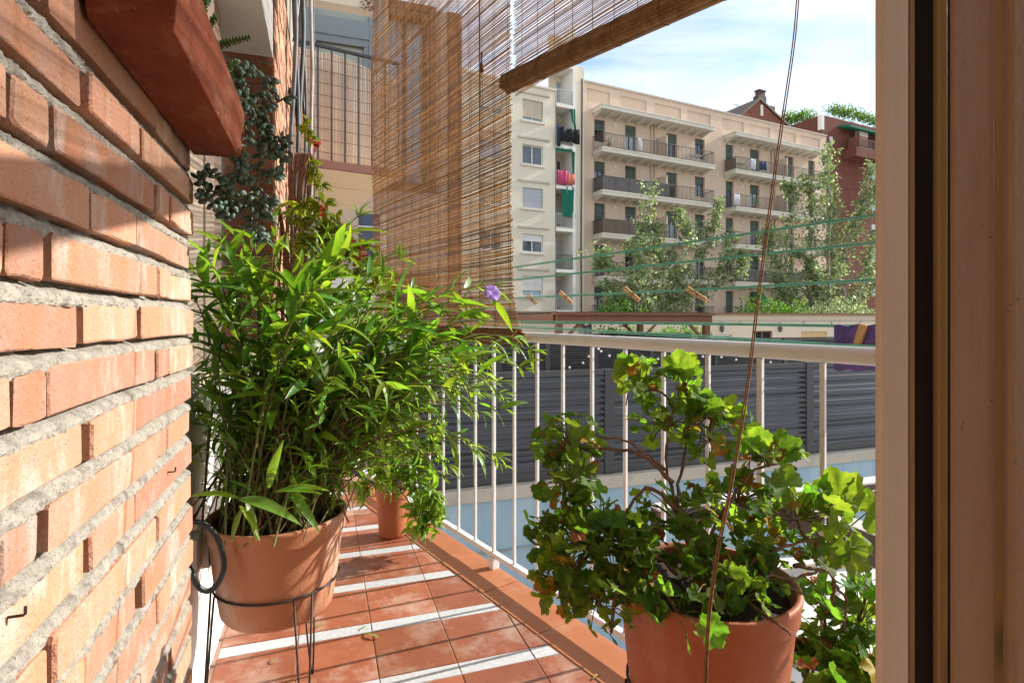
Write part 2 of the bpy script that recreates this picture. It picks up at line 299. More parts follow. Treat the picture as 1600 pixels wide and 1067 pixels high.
M['pinkwall'] = pm('pink_wall_render', (0.56,0.42,0.35), (0.52,0.39,0.32), 1.2, 0.9, 0.2, 10)
M['bluegrey'] = pm('blue_grey_frame', (0.22,0.27,0.32), (0.19,0.24,0.285), 4, 0.5)
M['glass_g'] = pm('greenish_pane', (0.33,0.38,0.36), (0.28,0.33,0.32), 1.5, 0.2, spec=0.6)
M['navy'] = pm('navy_glazing', (0.012,0.018,0.06), (0.02,0.03,0.08), 2, 0.15, spec=0.7)
M['cable_b'] = pm('grey_cable', (0.06,0.065,0.07), (0.11,0.115,0.12), 12, 0.5)
M['cable_w'] = pm('white_pipe', (0.36,0.35,0.33), (0.24,0.23,0.22), 12, 0.5)
M['rope'] = pm('cord_metal', (0.45,0.42,0.38), None, 5, 0.5)
M['plastic'] = pm('grey_plastic_box', (0.56,0.53,0.48), (0.48,0.45,0.40), 20, 0.45)
M['ground'] = pm('courtyard_concrete', (0.36,0.34,0.31), (0.30,0.28,0.26), 0.4, 0.9)
M['bamboo'] = pm('bamboo_pole', (0.60,0.42,0.20), (0.52,0.36,0.17), 8, 0.6)
M['dryleaf'] = pm('fallen_leaf', (0.26,0.27,0.05), (0.36,0.24,0.09), 60, 0.7, 0.3, 200, trans=(1.2,1.2,0.7), tfac=0.2)
M['bulb'] = pm('white_bulb', (0.8,0.8,0.8), None, 5, 0.2)
M['steel'] = pm('grey_metal_unit', (0.55,0.55,0.54), None, 5, 0.5)

M['stile'] = pm('stile_paint', (0.56,0.46,0.37), (0.52,0.42,0.33), 5, 0.55, 0.5, 40, c3=(0.40,0.30,0.23), c3pos=0.68, stretch=(9,9,1), spec=0.35, speck=(0.30,0.20,0.14), spos=0.74, sscale=60)  # lighter tan, also with shade on white paint mixed in
M['jamb'] = pm('jamb_paint', (0.30,0.19,0.115), (0.27,0.165,0.10), 5, 0.55, 0.5, 40, c3=(0.20,0.12,0.075), c3pos=0.68, stretch=(9,9,1), spec=0.35, speck=(0.11,0.06,0.04), spos=0.70, sscale=90)  # browner tan, shade of the frame put into the colour
# ------------------------------------------------------------------ the setting close by
WN = -0.25                                                           # brick face of the house wall
tag(MB().box((-400,-300,-7.4),(600,900,-7.2)).build('ground', M['ground']), kind='structure')

def brick_mesh(mb, O, al, ou, L, H, D, j=0.0019, bev=0.0020):
    """one brick: L long along 'al', H high, D deep; face at O, irregular outline, rounded arris"""
    O = Vector(O); al = Vector(al); ou = Vector(ou); up = Vector((0,0,1)); c = min(0.0035, L*0.1)
    k1, k2 = U(0.3,0.45), U(0.55,0.7)
    pts = [(c,0),(L*k1,0),(L*k2,0),(L-c,0),(L,c),(L,H-c),(L-c,H),(L*k2,H),(L*k1,H),(c,H),(0,H-c),(0,c)]
    pts = [(x+U(-j,j), z+U(-j,j)) for x, z in pts]; cx, cz = L/2, H/2; n = len(pts); tilt = U(-0.0025, 0.0025)
    r0 = [O+al*(cx+(x-cx)*(1-2*bev/L))+up*(cz+(z-cz)*(1-2*bev/H))+ou*(tilt*(x/L-0.5)*2) for x, z in pts]
    r1 = [O+al*x+up*z-ou*(bev*0.9) for x, z in pts]; r2 = [O+al*x+up*z-ou*D for x, z in pts]
    f = [tuple(range(n))]+[(i,(i+1)%n,n+(i+1)%n,n+i) for i in range(n)]+[(n+i,n+(i+1)%n,2*n+(i+1)%n,2*n+i) for i in range(n)]
    mb.add(r0+r1+r2, f)
PIT = 0.065
wall = thing('brick_wall', (WN-0.1, 0.8, 0), 'sunlit orange brick wall with thick grey mortar, nearest on the left', 'wall')
odd = [-0.12,0.23,0.579,0.654,1.012,1.101,1.264]; even = [0.05,0.40,0.748,0.928,1.264]
for k in range(-13, 20):
    z0 = 1.0224+PIT*k
    if z0 < 0.15 or z0 > 2.3: continue
    js = (odd if k % 2 else even)[:]
    js = [a+(U(-0.012,0.012) if 0 < i < len(js)-1 else 0) for i, a in enumerate(js)]
    for a, b in zip(js[:-1], js[1:]):
        if b < 0.35: continue
        g = U(0.006,0.014) if b < 1.2 else 0.0
        m = MB(); brick_mesh(m, (WN+U(-0.003,0.004), a, z0+U(-0.001,0.001)), (0,1,0), (1,0,0), b-a-g, PIT-U(0.0180,0.0215), 0.042)
        m.build('brick', M['brick'], wall)
# raked, rough mortar behind and between the bricks
def vnoise(shape, cells):
    g = rng.random((cells[0]+2, cells[1]+2)); x = np.linspace(0,cells[0],shape[0]); y = np.linspace(0,cells[1],shape[1])
    xi = np.minimum(x.astype(int),cells[0]); yi = np.minimum(y.astype(int),cells[1]); fx = (x-xi)[:,None]; fy = (y-yi)[None,:]
    fx = fx*fx*(3-2*fx); fy = fy*fy*(3-2*fy)
    return (g[xi][:,yi]*(1-fx)+g[xi+1][:,yi]*fx)*(1-fy)+(g[xi][:,yi+1]*(1-fx)+g[xi+1][:,yi+1]*fx)*fy
zz = []; pf_ = []                                                    # mortar profile: flush on the brick below, cut back under the brick above
for k in range(-13, 15):
    zb_ = 1.0224+PIT*k
    for dz, dn in ((-0.0255,0.012),(-0.0232,0.0030),(-0.0205,0.0012),(-0.0175,0.0008),(-0.0145,0.0014),(-0.0115,0.0026),(-0.0085,0.0060),(-0.0055,0.012),(-0.002,0.020),(0.002,0.021),(0.016,0.013),(0.030,0.012)): zz.append(zb_+dz); pf_.append(-dn)
ns, nz_ = 240, len(zz)
S_, Z_ = np.meshgrid(np.linspace(0.38,1.256,ns), np.array(zz), indexing='ij')
low = vnoise((ns,nz_),(26,60)); mid_ = vnoise((ns,nz_),(90,170))
Z_ = Z_+0.0022*(vnoise((ns,nz_),(60,nz_//2))-0.5)
N_ = WN+np.array(pf_)[None,:]*(0.65+0.7*low)+0.0030*(mid_-0.5)+0.0030*(rng.random((ns,nz_))-0.5)
mb = MB(); mb.v = [tuple(p) for p in np.stack([N_,S_,Z_],-1).reshape(-1,3)]
mb.f = [(i*nz_+j,(i+1)*nz_+j,(i+1)*nz_+j+1,i*nz_+j+1) for i in range(ns-1) for j in range(nz_-1)]; mb.m = [0]*len(mb.f)
mb.build('mortar', M['mortar'], wall)
MB().box((WN-0.30,-1.0,0.0),(WN-0.045,1.252,3.1)).build('backing', M['mortar'], wall)

# the wall beyond the window opening: deep brick reveal, then the outer face
S2 = 3.29
wall2 = thing('brick_wall', (WN-0.1, 4.6, 0), 'far brick wall of the house, behind the climbing vine and grey cables', 'wall')
rest = MB()
for k in range(-10, 34):
    z0 = 1.0224+PIT*k
    if z0 > 3.2: continue
    js = [-0.25,-0.118,0.0] if k % 2 else [-0.25,-0.06,0.0]
    for i, (a, b) in enumerate(zip(js[:-1], js[1:])):
        m = MB(); brick_mesh(m, (WN+a+0.002, S2+U(-0.003,0.003), z0), (1,0,0), (0,-1,0), b-a-(0.008 if i == 0 else 0.012), PIT-0.0125, 0.03)
        m.build('brick', M['brick2'], wall2)
    s = S2; i = 0
    while s < 6.4:
        ln = (0.24 if (i+k) % 2 else 0.125)
        tgt = MB() if (s < 4.3 and z0 > 0.9) else rest
        brick_mesh(tgt, (WN+U(-0.004,0.004), s+0.002, z0), (0,1,0), (1,0,0), ln-0.01, PIT-0.0125, 0.03)
        if tgt is not rest: tgt.build('brick', M['brick'], wall2)
        s += ln; i += 1
o = rest.build('bricks', M['brick'], wall2); o['kind'] = 'stuff'
MB().box((WN-0.6,S2+0.01,-7),(WN-0.010,6.45,3.3)).box((WN-0.6,S2+0.012,3.3),(WN-0.001,6.45,6.5)).build('mortar', M['mortar'], wall2)
tag(MB().box((-0.62,1.27,2.47),(-0.258,S2-0.012,3.09)).build('lintel', M['white_wall'], bevel=0.004), kind='structure')
# parapet and window of the opening
tag(MB().box((-0.62,1.262,-0.3),(-0.325,S2-0.012,0.86)).build('window_parapet', M['white_wall']), 'white painted wall strip under the window, behind the left pot', 'wall')
wf = thing('window_frame', (-0.45, 2.5, 0.86), 'beige window frame beside the dark brick reveal, left', 'window frame')
MB().box((-0.62,1.262,0.862),(-0.335,S2-0.012,0.89)).build('sill', M['cream2'], wf)
MB().box((-0.50,2.18,0.89),(-0.44,2.43,2.468)).box((-0.48,2.45,0.89),(-0.435,2.63,2.468)).build('stile', M['stile'], wf, bevel=0.004)
MB().box((-0.52,2.66,0.89),(-0.45,2.90,2.468)).build('jamb', M['frame'], wf, bevel=0.004)
MB().box((-0.56,2.90,0.89),(-0.50,3.2,2.468)).build('gap', M['black'], wf)
MB().box((-0.53,3.02,0.89),(-0.49,3.10,2.468)).build('guide', M['frame'], wf)
MB().box((-0.56,1.27,0.89),(-0.52,2.18,2.468)).build('pane', M['glass'], wf)

# floor: bedding, terracotta tiles, white strips, coping along the railing
floor = tag(MB().prism([(-0.62,-1.4,-0.25),(-0.62,4.25,-0.25), R(-1.75,0.012,-0.25), R(3.6,0.012,-0.25)], (0,0,0.2478)).build('floor', M['grout']), kind='structure')
def clip(poly, inn):                                                 # Sutherland-Hodgman, inn(p) > 0 kept
    o = []
    for i in range(len(poly)):
        a, b = poly[i], poly[(i+1) % len(poly)]; da, db = inn(a), inn(b)
        if da > 0: o.append(a)
        if da*db < 0: k = da/(da-db); o.append((a[0]+(b[0]-a[0])*k, a[1]+(b[1]-a[1])*k))
    return o
def slab_tile(poly, z0, z1, name, mat, g=0.0018):
    if len(poly) < 3: return
    c = (sum(p[0] for p in poly)/len(poly), sum(p[1] for p in poly)/len(poly))
    ar = abs(sum(poly[i][0]*poly[(i+1)%len(poly)][1]-poly[(i+1)%len(poly)][0]*poly[i][1] for i in range(len(poly))))/2
    if ar < 2e-4: return
    def ins(p, e):
        dx, dy = p[0]-c[0], p[1]-c[1]; return (p[0]-math.copysign(min(e,abs(dx)),dx), p[1]-math.copysign(min(e,abs(dy)),dy))
    dz = U(-0.0008,0.0008); n = len(poly); a = [(*ins(p,g),z0) for p in poly]; b = [(*ins(p,g),z1+dz-0.001) for p in poly]; t = [(*ins(p,g+0.0015),z1+dz) for p in poly]
    m = MB(); m.add(a+b+t, [tuple(range(2*n,3*n))]+[(i,(i+1)%n,n+(i+1)%n,n+i) for i in range(n)]+[(n+i,n+(i+1)%n,2*n+(i+1)%n,2*n+i) for i in range(n)])
    m.build(name, mat, floor)
inner = lambda p: -0.160-((Vector((p[0],p[1],0))-RP).dot(RN))
cols = [-0.546,-0.312,-0.078,0.156,0.39,0.624,0.858,1.092,1.326]
for r in range(-5, 8):
    a = 1.931+0.317*r
    if a < 0.3 or a > 4.1: continue
    for c0, c1 in zip(cols[:-1], cols[1:]):
        x0 = max(c0, -0.322 if a > 1.1 else WN+0.002)
        if c1 <= x0+0.01: continue
        slab_tile(clip([(x0,a),(c1,a),(c1,a+0.058),(x0,a+0.058)], inner), -0.006, -0.0004, 'marble_strip', M['strip'])
        slab_tile(clip([(x0,a+0.058),(c1,a+0.058),(c1,a+0.317),(x0,a+0.317)], inner), -0.006, 0.0, 'tile', M['tile'])
for k in range(-6, 8):
    t0 = 0.172+0.346*k; t1 = t0+0.346
    if t0 < -1.8: continue
    q = [R(t0,-0.153,0), R(t1,-0.153,0), R(t1,0.020,0), R(t0,0.020,0)]
    m = MB(); e = RD*0.0018
    p = [q[0]+e, q[1]-e, q[2]-e, q[3]+e]; dz = Vector((0,0,U(0.001,0.003)))
    m.prism([v+Vector((0,0,-0.03)) for v in p], Vector((0,0,0.03))+dz); m.build('coping_tile', M['coping'], floor, bevel=0.002)
tag(MB().box((WN-0.3,-1.5,0.0),(1.75,-1.3,3.1)).build('end_wall', M['brick2']), kind='structure')  # unseen dark wall added behind the camera to keep sky light off
tag(MB().prism([(-0.62,-1.5,3.1),(-0.62,3.45,3.1), R(-1.30,0.05,3.1), R(3.4,0.05,3.1)], (0,0,0.25)).build('ceiling', M['white_wall']), kind='structure')  # unseen slab the blinds hang from, put in for its shade

# railing
rail = thing('railing', R(0.3,0,0), 'white painted metal balcony railing with round handrail', 'railing')
m = MB()
def rz(t): return 0.983-0.008*(t-0.28)
m.tube([R(t,0,rz(t)) for t in (-1.72,-0.8,0.2,1.2,2.4)], 0.0188, 14, sq=1.05); m.build('handrail', M['white'], rail, smooth=True)
m = MB(); m.bar(R(-1.72,0,0.0625), R(2.4,0,0.0625), 0.028, 0.020); m.build('bottom_rail', M['white'], rail, bevel=0.003)
for k in range(-11, 16):
    t = 0.02+0.15*k
    m = MB(); post = (k % 8 == 0)
    wd = 0.0112 if not post else 0.0135
    m.bar(R(t,0,0.0735 if not post else 0.0735), R(t,0,rz(t)-0.02), wd, wd, up=RD)
    if post: m.bar(R(t,0,0.002), R(t,0,0.0515), 0.034, 0.034, up=RD)
    m.build('post' if post else 'baluster', M['white'], rail, bevel=0.002)
# railing across the far end of the balcony
rail2 = thing('railing', (0.2,4.2,0), 'far end railing across the balcony, mostly hidden by the leaves', 'railing')
MB().bar((-0.24,4.2,0.98),(R(-1.74,0,0).x-0.03,4.2,0.98),0.04,0.04).build('handrail', M['white'], rail2)
for i in range(4): MB().bar((-0.15+0.1*i,4.2,0.0),(-0.15+0.1*i,4.2,0.96),0.014,0.014).build('baluster', M['white'], rail2)

# ------------------------------------------------------------------ background: apartment buildings
def facade(mb, n0, n1, z0, z1, S, ops, dep=0.28):
    """wall facing the camera at Y=S with real openings: ops = (na,nb,za,zb)"""
    xs = sorted(set([n0,n1]+[o[0] for o in ops]+[o[1] for o in ops])); zs = sorted(set([z0,z1]+[o[2] for o in ops]+[o[3] for o in ops]))
    for xa, xb in zip(xs[:-1], xs[1:]):
        for za, zb in zip(zs[:-1], zs[1:]):
            cx, cz = (xa+xb)/2, (za+zb)/2
            if any(o[0] < cx < o[1] and o[2] < cz < o[3] for o in ops): continue
            mb.quad((xa,S,za),(xb,S,za),(xb,S,zb),(xa,S,zb))
    for a, b, c, d in ops:
        mb.quad((a,S,c),(a,S+dep,c),(a,S+dep,d),(a,S,d)); mb.quad((b,S,c),(b,S+dep,c),(b,S+dep,d),(b,S,d))
        mb.quad((a,S,c),(b,S,c),(b,S+dep,c),(a,S+dep,c)); mb.quad((a,S,d),(b,S,d),(b,S+dep,d),(a,S+dep,d))
def window(bd, o, S, shut=0.3, sm='shutter_g', gm='glass', fm='wframe', dep=0.28, mull=1):
    a, b, c, d = o; y = S+dep
    w_ = MB().box((a,y-0.01,c),(b,y+0.04,d)).build('window', M[gm], bd)
    f = MB(); t = 0.07
    f.box((a,y-0.06,c),(a+t,y-0.011,d)); f.box((b-t,y-0.06,c),(b,y-0.011,d)); f.box((a+t,y-0.06,c),(b-t,y-0.011,c+t)); f.box((a+t,y-0.06,d-t),(b-t,y-0.011,d))
    for i in range(mull): x = lerp(a,b,(i+1)/(mull+1)); f.box((x-0.035,y-0.062,c+t),(x+0.035,y-0.012,d-t))
    f.build('frame', M[fm], w_)
    if shut > 0:
        s = MB(); zb = d-(d-c)*shut; n = max(2, int((d-zb)/0.16))
        for i in range(n):
            z1 = d-(d-zb)*i/n; z0 = d-(d-zb)*(i+1)/n
            s.quad((a+0.02,y-0.10,z1),(b-0.02,y-0.10,z1),(b-0.02,y-0.115,(z0+z1)/2),(a+0.02,y-0.115,(z0+z1)/2)); s.quad((a+0.02,y-0.115,(z0+z1)/2),(b-0.02,y-0.115,(z0+z1)/2),(b-0.02,y-0.10,z0),(a+0.02,y-0.10,z0))
        s.build('shutter', M[sm], w_)
    return w_
def bars(mb, p, q, h, gap=0.13, t=0.018, rails=(1.0,0.06)):
    p, q = Vector(p), Vector(q); n = max(1, int((q-p).length/gap))
    for i in range(n+1): a = p.lerp(q, i/n); mb.bar(a, a+Vector((0,0,h)), t*(2.2 if i % 9 == 0 else 1), t)
    for r in rails: mb.bar(p+Vector((0,0,h*r)), q+Vector((0,0,h*r)), 0.045, 0.045)

SF = 36.5
def nx(px, S=SF): return on_s(px, 500, S).x
FZ = [13.39-3.07*i for i in range(7)]                                # balcony floors, top down
bp = thing('apartment_building', (nx(1100), SF, -7.2), 'peach apartment block with two stacks of long balconies', 'building')
wins = [(928.6,945.5),(976.8,994),(1041,1058),(1086,1101),(1134,1146),(1172,1186.5),(1226,1240),(1263,1273)]
ops = []
for i, z in enumerate(FZ):
    for j, (a, b) in enumerate(wins):
        lo = 0.75 if j in (0,3) and i < 2 else 0.02
        ops.append((nx(a), nx(b), z+lo, z+2.38))
n0, n1 = nx(909), nx(1291); ztop = 18.30
mb = MB(); facade(mb, n0, n1, -7.2, 16.55, SF, ops)
mb.quad((n0,SF,-7.2),(n0,SF+12,-7.2),(n0,SF+12,ztop),(n0,SF,ztop)); mb.quad((n1,SF,-7.2),(n1,SF+12,-7.2),(n1,SF+12,ztop),(n1,SF,ztop))
mb.quad((n0,SF,ztop-0.3),(n1,SF,ztop-0.3),(n1,SF+12,ztop-0.3),(n0,SF+12,ztop-0.3))
pans = [(917,953),(970,1010),(1023,1064),(1074,1110),(1128.5,1162),(1171,1203),(1211,1243),(1251,1281)]
po = [(nx(a), nx(b), 16.95, 17.9) for a, b in pans]; facade(mb, n0, n1, 16.55, ztop, SF, po, 0.10)
for a, b, c, d in po: mb.quad((a,SF+0.1,c),(b,SF+0.1,c),(b,SF+0.1,d),(a,SF+0.1,d))
mb.build('wall', M['peach'], bp)
MB().box((n0-0.06,SF-0.1,ztop),(n1+0.06,SF+0.3,ztop+0.12)).build('parapet_coping', M['concrete'], bp)
sh = {0:[0.35,0.38,0.36,0.3,0.32,0.35,0.75,0.25],1:[0.45,0.8,0.35,0.35,0.3,0.4,0.3,0.45],2:[0.55,0.4,0.35,1.0,0.45,0.35,0.35,0.3],3:[0.3,0.4,0.3,0.4,0.35,0.35,0.4,0.4]}
for q, o in enumerate(ops):
    i, j = divmod(q, 8)
    window(bp, o, SF, min(1.0, sh.get(i, [0.4,0.5,0.35,0.6,0.45,0.4,0.5,0.35])[j]*U(0.75,1.4)), gm='glass_b' if (i*8+j) in (1,5,9,18,13,26) else ('dark' if (i*3+j) % 5 == 0 else 'glass'))
for a, b in ((925.5,1118),(1131,1291)):
    na, nb = nx(a), nx(b-1,SF-1.25); Y = SF-1.25
    for i, z in enumerate([16.46]+FZ[:6]):
        sl = MB().box((na,Y,z-0.34),(nb,SF-0.002,z-0.08)).box((na-0.05,Y-0.05,z-0.08),(nb+0.05,SF-0.002,z)).build('balcony' if i else 'eave', M['slab'], bp)
        n = 12
        for k in range(n):
            x = lerp(na+0.1,nb-0.25,k/(n-1)); MB().prism([(x,Y+0.15,z-0.342),(x,SF-0.003,z-0.342),(x,SF-0.003,z-0.62)], (0.14,0,0)).build('bracket', M['slab'], sl)
        if i == 0: continue
        rl = MB(); bars(rl, (na+0.05,Y+0.05,z), (nb-0.05,Y+0.05,z), 1.02); bars(rl, (na+0.05,SF,z), (na+0.05,Y+0.05,z), 1.02); bars(rl, (nb-0.05,SF,z), (nb-0.05,Y+0.05,z), 1.02)
        rl.build('railing', M['rail_far'], sl)
        dv = MB().box((nx(1026 if a < 1000 else 1212),SF-1.1,z+0.01),(nx(1028 if a < 1000 else 1214),SF-0.01,z+1.75)).build('divider', M['peach'], sl)
        if a < 1000 and i == 2: MB().box((na+0.07,Y+0.09,z+0.06),(nx(1029),Y+0.12,z+1.05)).box((na+0.09,Y+0.12,z+0.06),(na+0.12,SF-0.05,z+1.05)).build('screen', M['screen_g'], sl)
        if a < 1000 and i == 3: MB().box((na+0.07,Y+0.09,z+0.06),(nx(1010),Y+0.12,z+1.05)).box((na+0.09,Y+0.12,z+0.06),(na+0.12,SF-0.05,z+1.05)).build('screen', M['screen'], sl)
        if a > 1000 and i == 1: MB().box((na+0.09,Y+0.12,z+0.06),(na+0.12,SF-0.05,z+0.95)).build('screen', M['screen'], sl)
        if a > 1000 and i == 4: MB().box((na+0.07,Y+0.09,z+0.06),(nx(1235),Y+0.12,z+1.05)).build('screen', M['screen_g'], sl)
for a in (1017.5, 1022.5, 1205, 1210): MB().tube([(nx(a),SF-0.08,-7),(nx(a),SF-0.08,16.1)], 0.07, 6).build('downpipe', M['peach'], bp)
for i in range(4):
    for a in (961, 1160): MB().ball((nx(a),SF-0.03,FZ[i]+2.15),(0.14,0.06,0.14)).build('wall_lamp', M['pier'], bp)
# awning on a low floor, small things on the balconies
for px_, i_ in ((1004,1),(1067,3),(1199,2),(1246,1),(1110,2),(957,4)):
    zz_ = FZ[i_]; u_ = MB().box((nx(px_,SF),SF-0.42,zz_+0.03),(nx(px_,SF)+0.85,SF-0.05,zz_+0.62)).build('air_unit', M['pier'], bp)
    MB().box((nx(px_,SF)+0.12,SF-0.44,zz_+0.10),(nx(px_,SF)+0.55,SF-0.421,zz_+0.55)).build('grille', M['rail_far'], u_)
for px_, i_ in ((952,0),(962,1),(1012,2),(1150,2),(1255,0),(1180,1)):
    c_ = Vector((nx(px_,SF-0.9),SF-0.9,FZ[i_])); t = thing('balcony_plant', c_, 'potted plant on a peach balcony, '+{952:'top left',962:'second left',1012:'third left beside the poplar',1150:'third right',1255:'top right',1180:'second right'}[px_], 'plant', 'potted plants on the peach balconies')
    MB().lathe([(0.0,0.0),(0.14,0.0),(0.2,0.34),(0.17,0.34)], c_, 12).build('pot', M['pot'], t); m_ = MB()
    for q_ in range(70):
        p_ = c_+Vector((random.gauss(0,0.17),random.gauss(0,0.15),0.55+random.gauss(0,0.2))); d_ = Vector((U(-1,1),U(-1,1),U(-0.3,1))).normalized()*0.16; s_ = d_.orthogonal()*0.3; m_.add([p_,p_+d_*0.5+s_,p_+d_,p_+d_*0.5-s_],[(0,1,2,3)])
    m_.build('foliage', M['bleaf'], t, fix=False)
z = FZ[4]; MB().quad((nx(1172),SF-0.05,z+2.3),(nx(1190),SF-0.05,z+2.3),(nx(1192),SF-1.0,z+1.3),(nx(1175),SF-1.0,z+1.3)).build('awning', M['green_cloth'], bp)
def btable(px, z, label, cm='wframe_w'):
    x = nx(px, SF-0.6); t = thing('balcony_table', (x,SF-0.6,z), label, 'table', 'small tables on the peach balconies')
    MB().box((x-0.4,SF-0.9,z+0.68),(x+0.4,SF-0.3,z+0.72)).build('table_top', M[cm], t)
    for sx in (-1,1): MB().bar((x+sx*0.3,SF-0.6,z),(x-sx*0.3,SF-0.6,z+0.68),0.05,0.05).build('leg', M[cm], t)
btable(1088, FZ[0], 'pale folding table near the right end of the top left balcony'); btable(1157, FZ[0], 'pale folding table at the left of the top right balcony')
def laundry(name, a, b, z1, z0, S, mat, label, wav=0.05, n=7):
    m = MB(); vs = []; xa, xb = nx(a,S), nx(b,S)
    for i in range(n+1):
        x = lerp(xa,xb,i/n); y = S+wav*math.sin(i*2.1+a)
        vs += [(x,y,z1+0.03*math.sin(i*1.3)),(x,y+wav*0.5*math.sin(i*3.3),(z0+z1)/2),(x+0.02*math.sin(i),y,z0+U(-0.08,0.08))]
    m.add(vs, [(3*i+j,3*i+3+j,3*i+4+j,3*i+1+j) for i in range(n) for j in (0,1)])
    o = m.build(name, M[mat], smooth=True); md = o.modifiers.new('thick','SOLIDIFY'); md.thickness = 0.02
    return tag(o, label, 'laundry', 'washing hung out on far balconies')
laundry('hanging_cloth', 997, 1003, FZ[0]+1.0, FZ[0]+0.1, SF-1.35, 'pale_cloth', 'pale cloth hung over the top left balcony of the peach block')
laundry('hanging_cloth', 1173, 1181, FZ[0]+1.0, FZ[0]+0.15, SF-1.35, 'pale_cloth', 'pale cloth on the top right balcony of the peach block')
laundry('hanging_cloth', 1186, 1199, FZ[0]+0.95, FZ[0]+0.2, SF-1.35, 'jean', 'dark navy cloth on the top right balcony of the peach block')
laundry('hanging_cloth', 1147, 1155, FZ[1]+0.95, FZ[1]+0.1, SF-1.35, 'pale_cloth', 'pale cloth on the second right balcony of the peach block')

# cream block to the left of it
SC = 35.6
bc = thing('apartment_building', (nx(800,SC), SC, -7.2), 'cream apartment block with flat windows, partly behind the hanging blind', 'building')
def zc(px, py, S=SC): return on_s(px, py, S).z
wy = [(157,189),(227,257),(294,325),(366,394),(431,463),(497,525)]
cop = []
for (y0, y1) in wy:
    for a, b in ((750,785),(816.5,848.5)):
        za, zb = zc(832,y1), zc(832,y0); cop.append((nx(a,SC), nx(b,SC), za, zb))
cn0, cn1, ct = nx(719,SC), nx(867.5,SC), zc(866,143)
mb = MB(); facade(mb, cn0, cn1, -7.2, ct, SC, cop, 0.2)
mb.quad((cn1,SC,-7.2),(cn1,SC+1.5,-7.2),(cn1,SC+1.5,ct),(cn1,SC,ct)); mb.quad((cn0,SC,ct),(cn1,SC,ct),(cn1,SC+12,ct),(cn0,SC+12,ct)); mb.quad((cn0,SC,-7.2),(cn0,SC+12,-7.2),(cn0,SC+12,ct),(cn0,SC,ct))
mb.build('wall', M['cream'], bc)
MB().box((cn0-0.1,SC-0.12,ct),(cn1+0.05,SC+0.3,ct+0.14)).build('parapet_coping', M['slab'], bc)
st = [('shutter_w',0.72,'glass_b'),('shutter_w',0.0,'glass_b'),('shutter_b',0.85,'glass_b'),('shutter_w',0.0,'glass'),('shutter_l',0.98,'glass'),('shutter_w',0.4,'glass')]
for q, o in enumerate(cop):
    s_, f_, g_ = st[(q//2+(q % 2)*2) % 6]; wv = window(bc, o, SC, f_, s_, g_, 'wframe_w', 0.2)
    MB().box((o[0]-0.12,SC-0.12,o[2]-0.16),(o[1]+0.12,SC-0.003,o[2]-0.02)).build('sill', M['slab'], wv)
    MB().box((o[0]-0.35,SC-0.10,o[3]+0.38),(o[1]+0.5,SC-0.003,o[3]+0.50)).build('ledge', M['concrete'], wv)
# recessed balconies of the cream block
SR = SC+1.4; ra, rb = nx(868,SR), nx(893.5,SR)
mb = MB(); rop = []
yb = [101,164,228,291,357,421,485]                                   # slab top at px 880
for i, y in enumerate(yb):
    z = zc(880,y,SC); hh = 2.2 if i else 2.3
    rop.append((nx(869.5,SR), nx(885,SR), z+0.05, z+hh))
facade(mb, ra-0.6, rb+0.2, -7.2, zc(880,40), SR, rop, 0.15); mb.build('recess_wall', M['cream2'], bc)
for i, o in enumerate(rop):
    z = o[2]-0.05
    window(bc, o, SR, [0,0,0,0.0,0.75,0.95,0.9][i], 'shutter_l' if i > 4 else 'shutter_w', ['glass_b','glass_b','glass_b','glass','glass','glass','glass'][i], 'wframe_w', 0.15)
    sl = MB().box((nx(868.5,SC),SC-0.1,z-0.22),(nx(895,SC),SR-0.002,z)).build('balcony', M['pier'], bc)
    rl = MB(); bars(rl, (nx(868.5,SC)+0.05,SC,z), (nx(894,SC),SC,z), 1.0, 0.14, 0.022); rl.build('railing', M['rail_farw'] if i != 5 else M['rail_far'], sl)
    if i == 0: MB().box((nx(868.5,SC)+0.1,SC+0.05,z),(nx(892,SC),SC+0.09,z+1.0)).build('screen', M['reed'], sl)
MB().box((nx(894.5,SC),SC-0.05,-7.2),(nx(899,SC),SR+0.5,zc(880,40))).build('pier', M['pier'], bc)
MB().box((nx(899.2,SC),SC+0.35,-7.2),(nx(909.5,SF-0.3),SR+0.4,zc(905,100))).build('side_wall', M['cream'], bc)
m = MB(); m.tube([(nx(908.5,SF-0.5),SF-0.6,-7),(nx(907,SF-0.5),SF-0.6,6),(nx(908.5,SF-0.5),SF-0.6,zc(908,120))], 0.06, 6); m.build('downpipe', M['cable_b'], bc)
MB().box((nx(868.5,SC),SC+0.3,zc(872,190)),(nx(871.5,SC),SC+0.7,zc(872,170))).build('air_unit', M['steel'], bc)
# curtains and washing on the cream block
def curtain(pts, label, cm='green_cloth', S=SC-0.05):
    P = [on_s(x,y,S) for x, y in pts]; m = MB(); n = 10
    for i in range(n):
        def pt(u, v):
            p = (P[0]*(1-u)+P[1]*u)*(1-v)+(P[3]*(1-u)+P[2]*u)*v; p.y += 0.06*math.sin(u*14+v*2); return p
        m.quad(pt(i/n,0),pt((i+1)/n,0),pt((i+1)/n,0.5),pt(i/n,0.5)); m.quad(pt(i/n,0.5),pt((i+1)/n,0.5),pt((i+1)/n,1),pt(i/n,1))
    o = m.build('balcony_curtain', M[cm]); md = o.modifiers.new('thick','SOLIDIFY'); md.thickness = 0.02; return tag(o, label, 'curtain', 'green curtains of the cream block')
curtain([(890.5,170),(899.5,171),(900,203),(897.5,203)], 'green curtain gathered to one side above the black washing')
curtain([(869,231),(897,233),(896,238),(869,236)], 'narrow rolled green awning under the black washing')
curtain([(894,238),(898,238),(897,279),(895,279)], 'thin green curtain strip beside the pink washing')
curtain([(878,292),(899,293),(899,341),(879,338)], 'wide green curtain drawn across a cream block balcony')
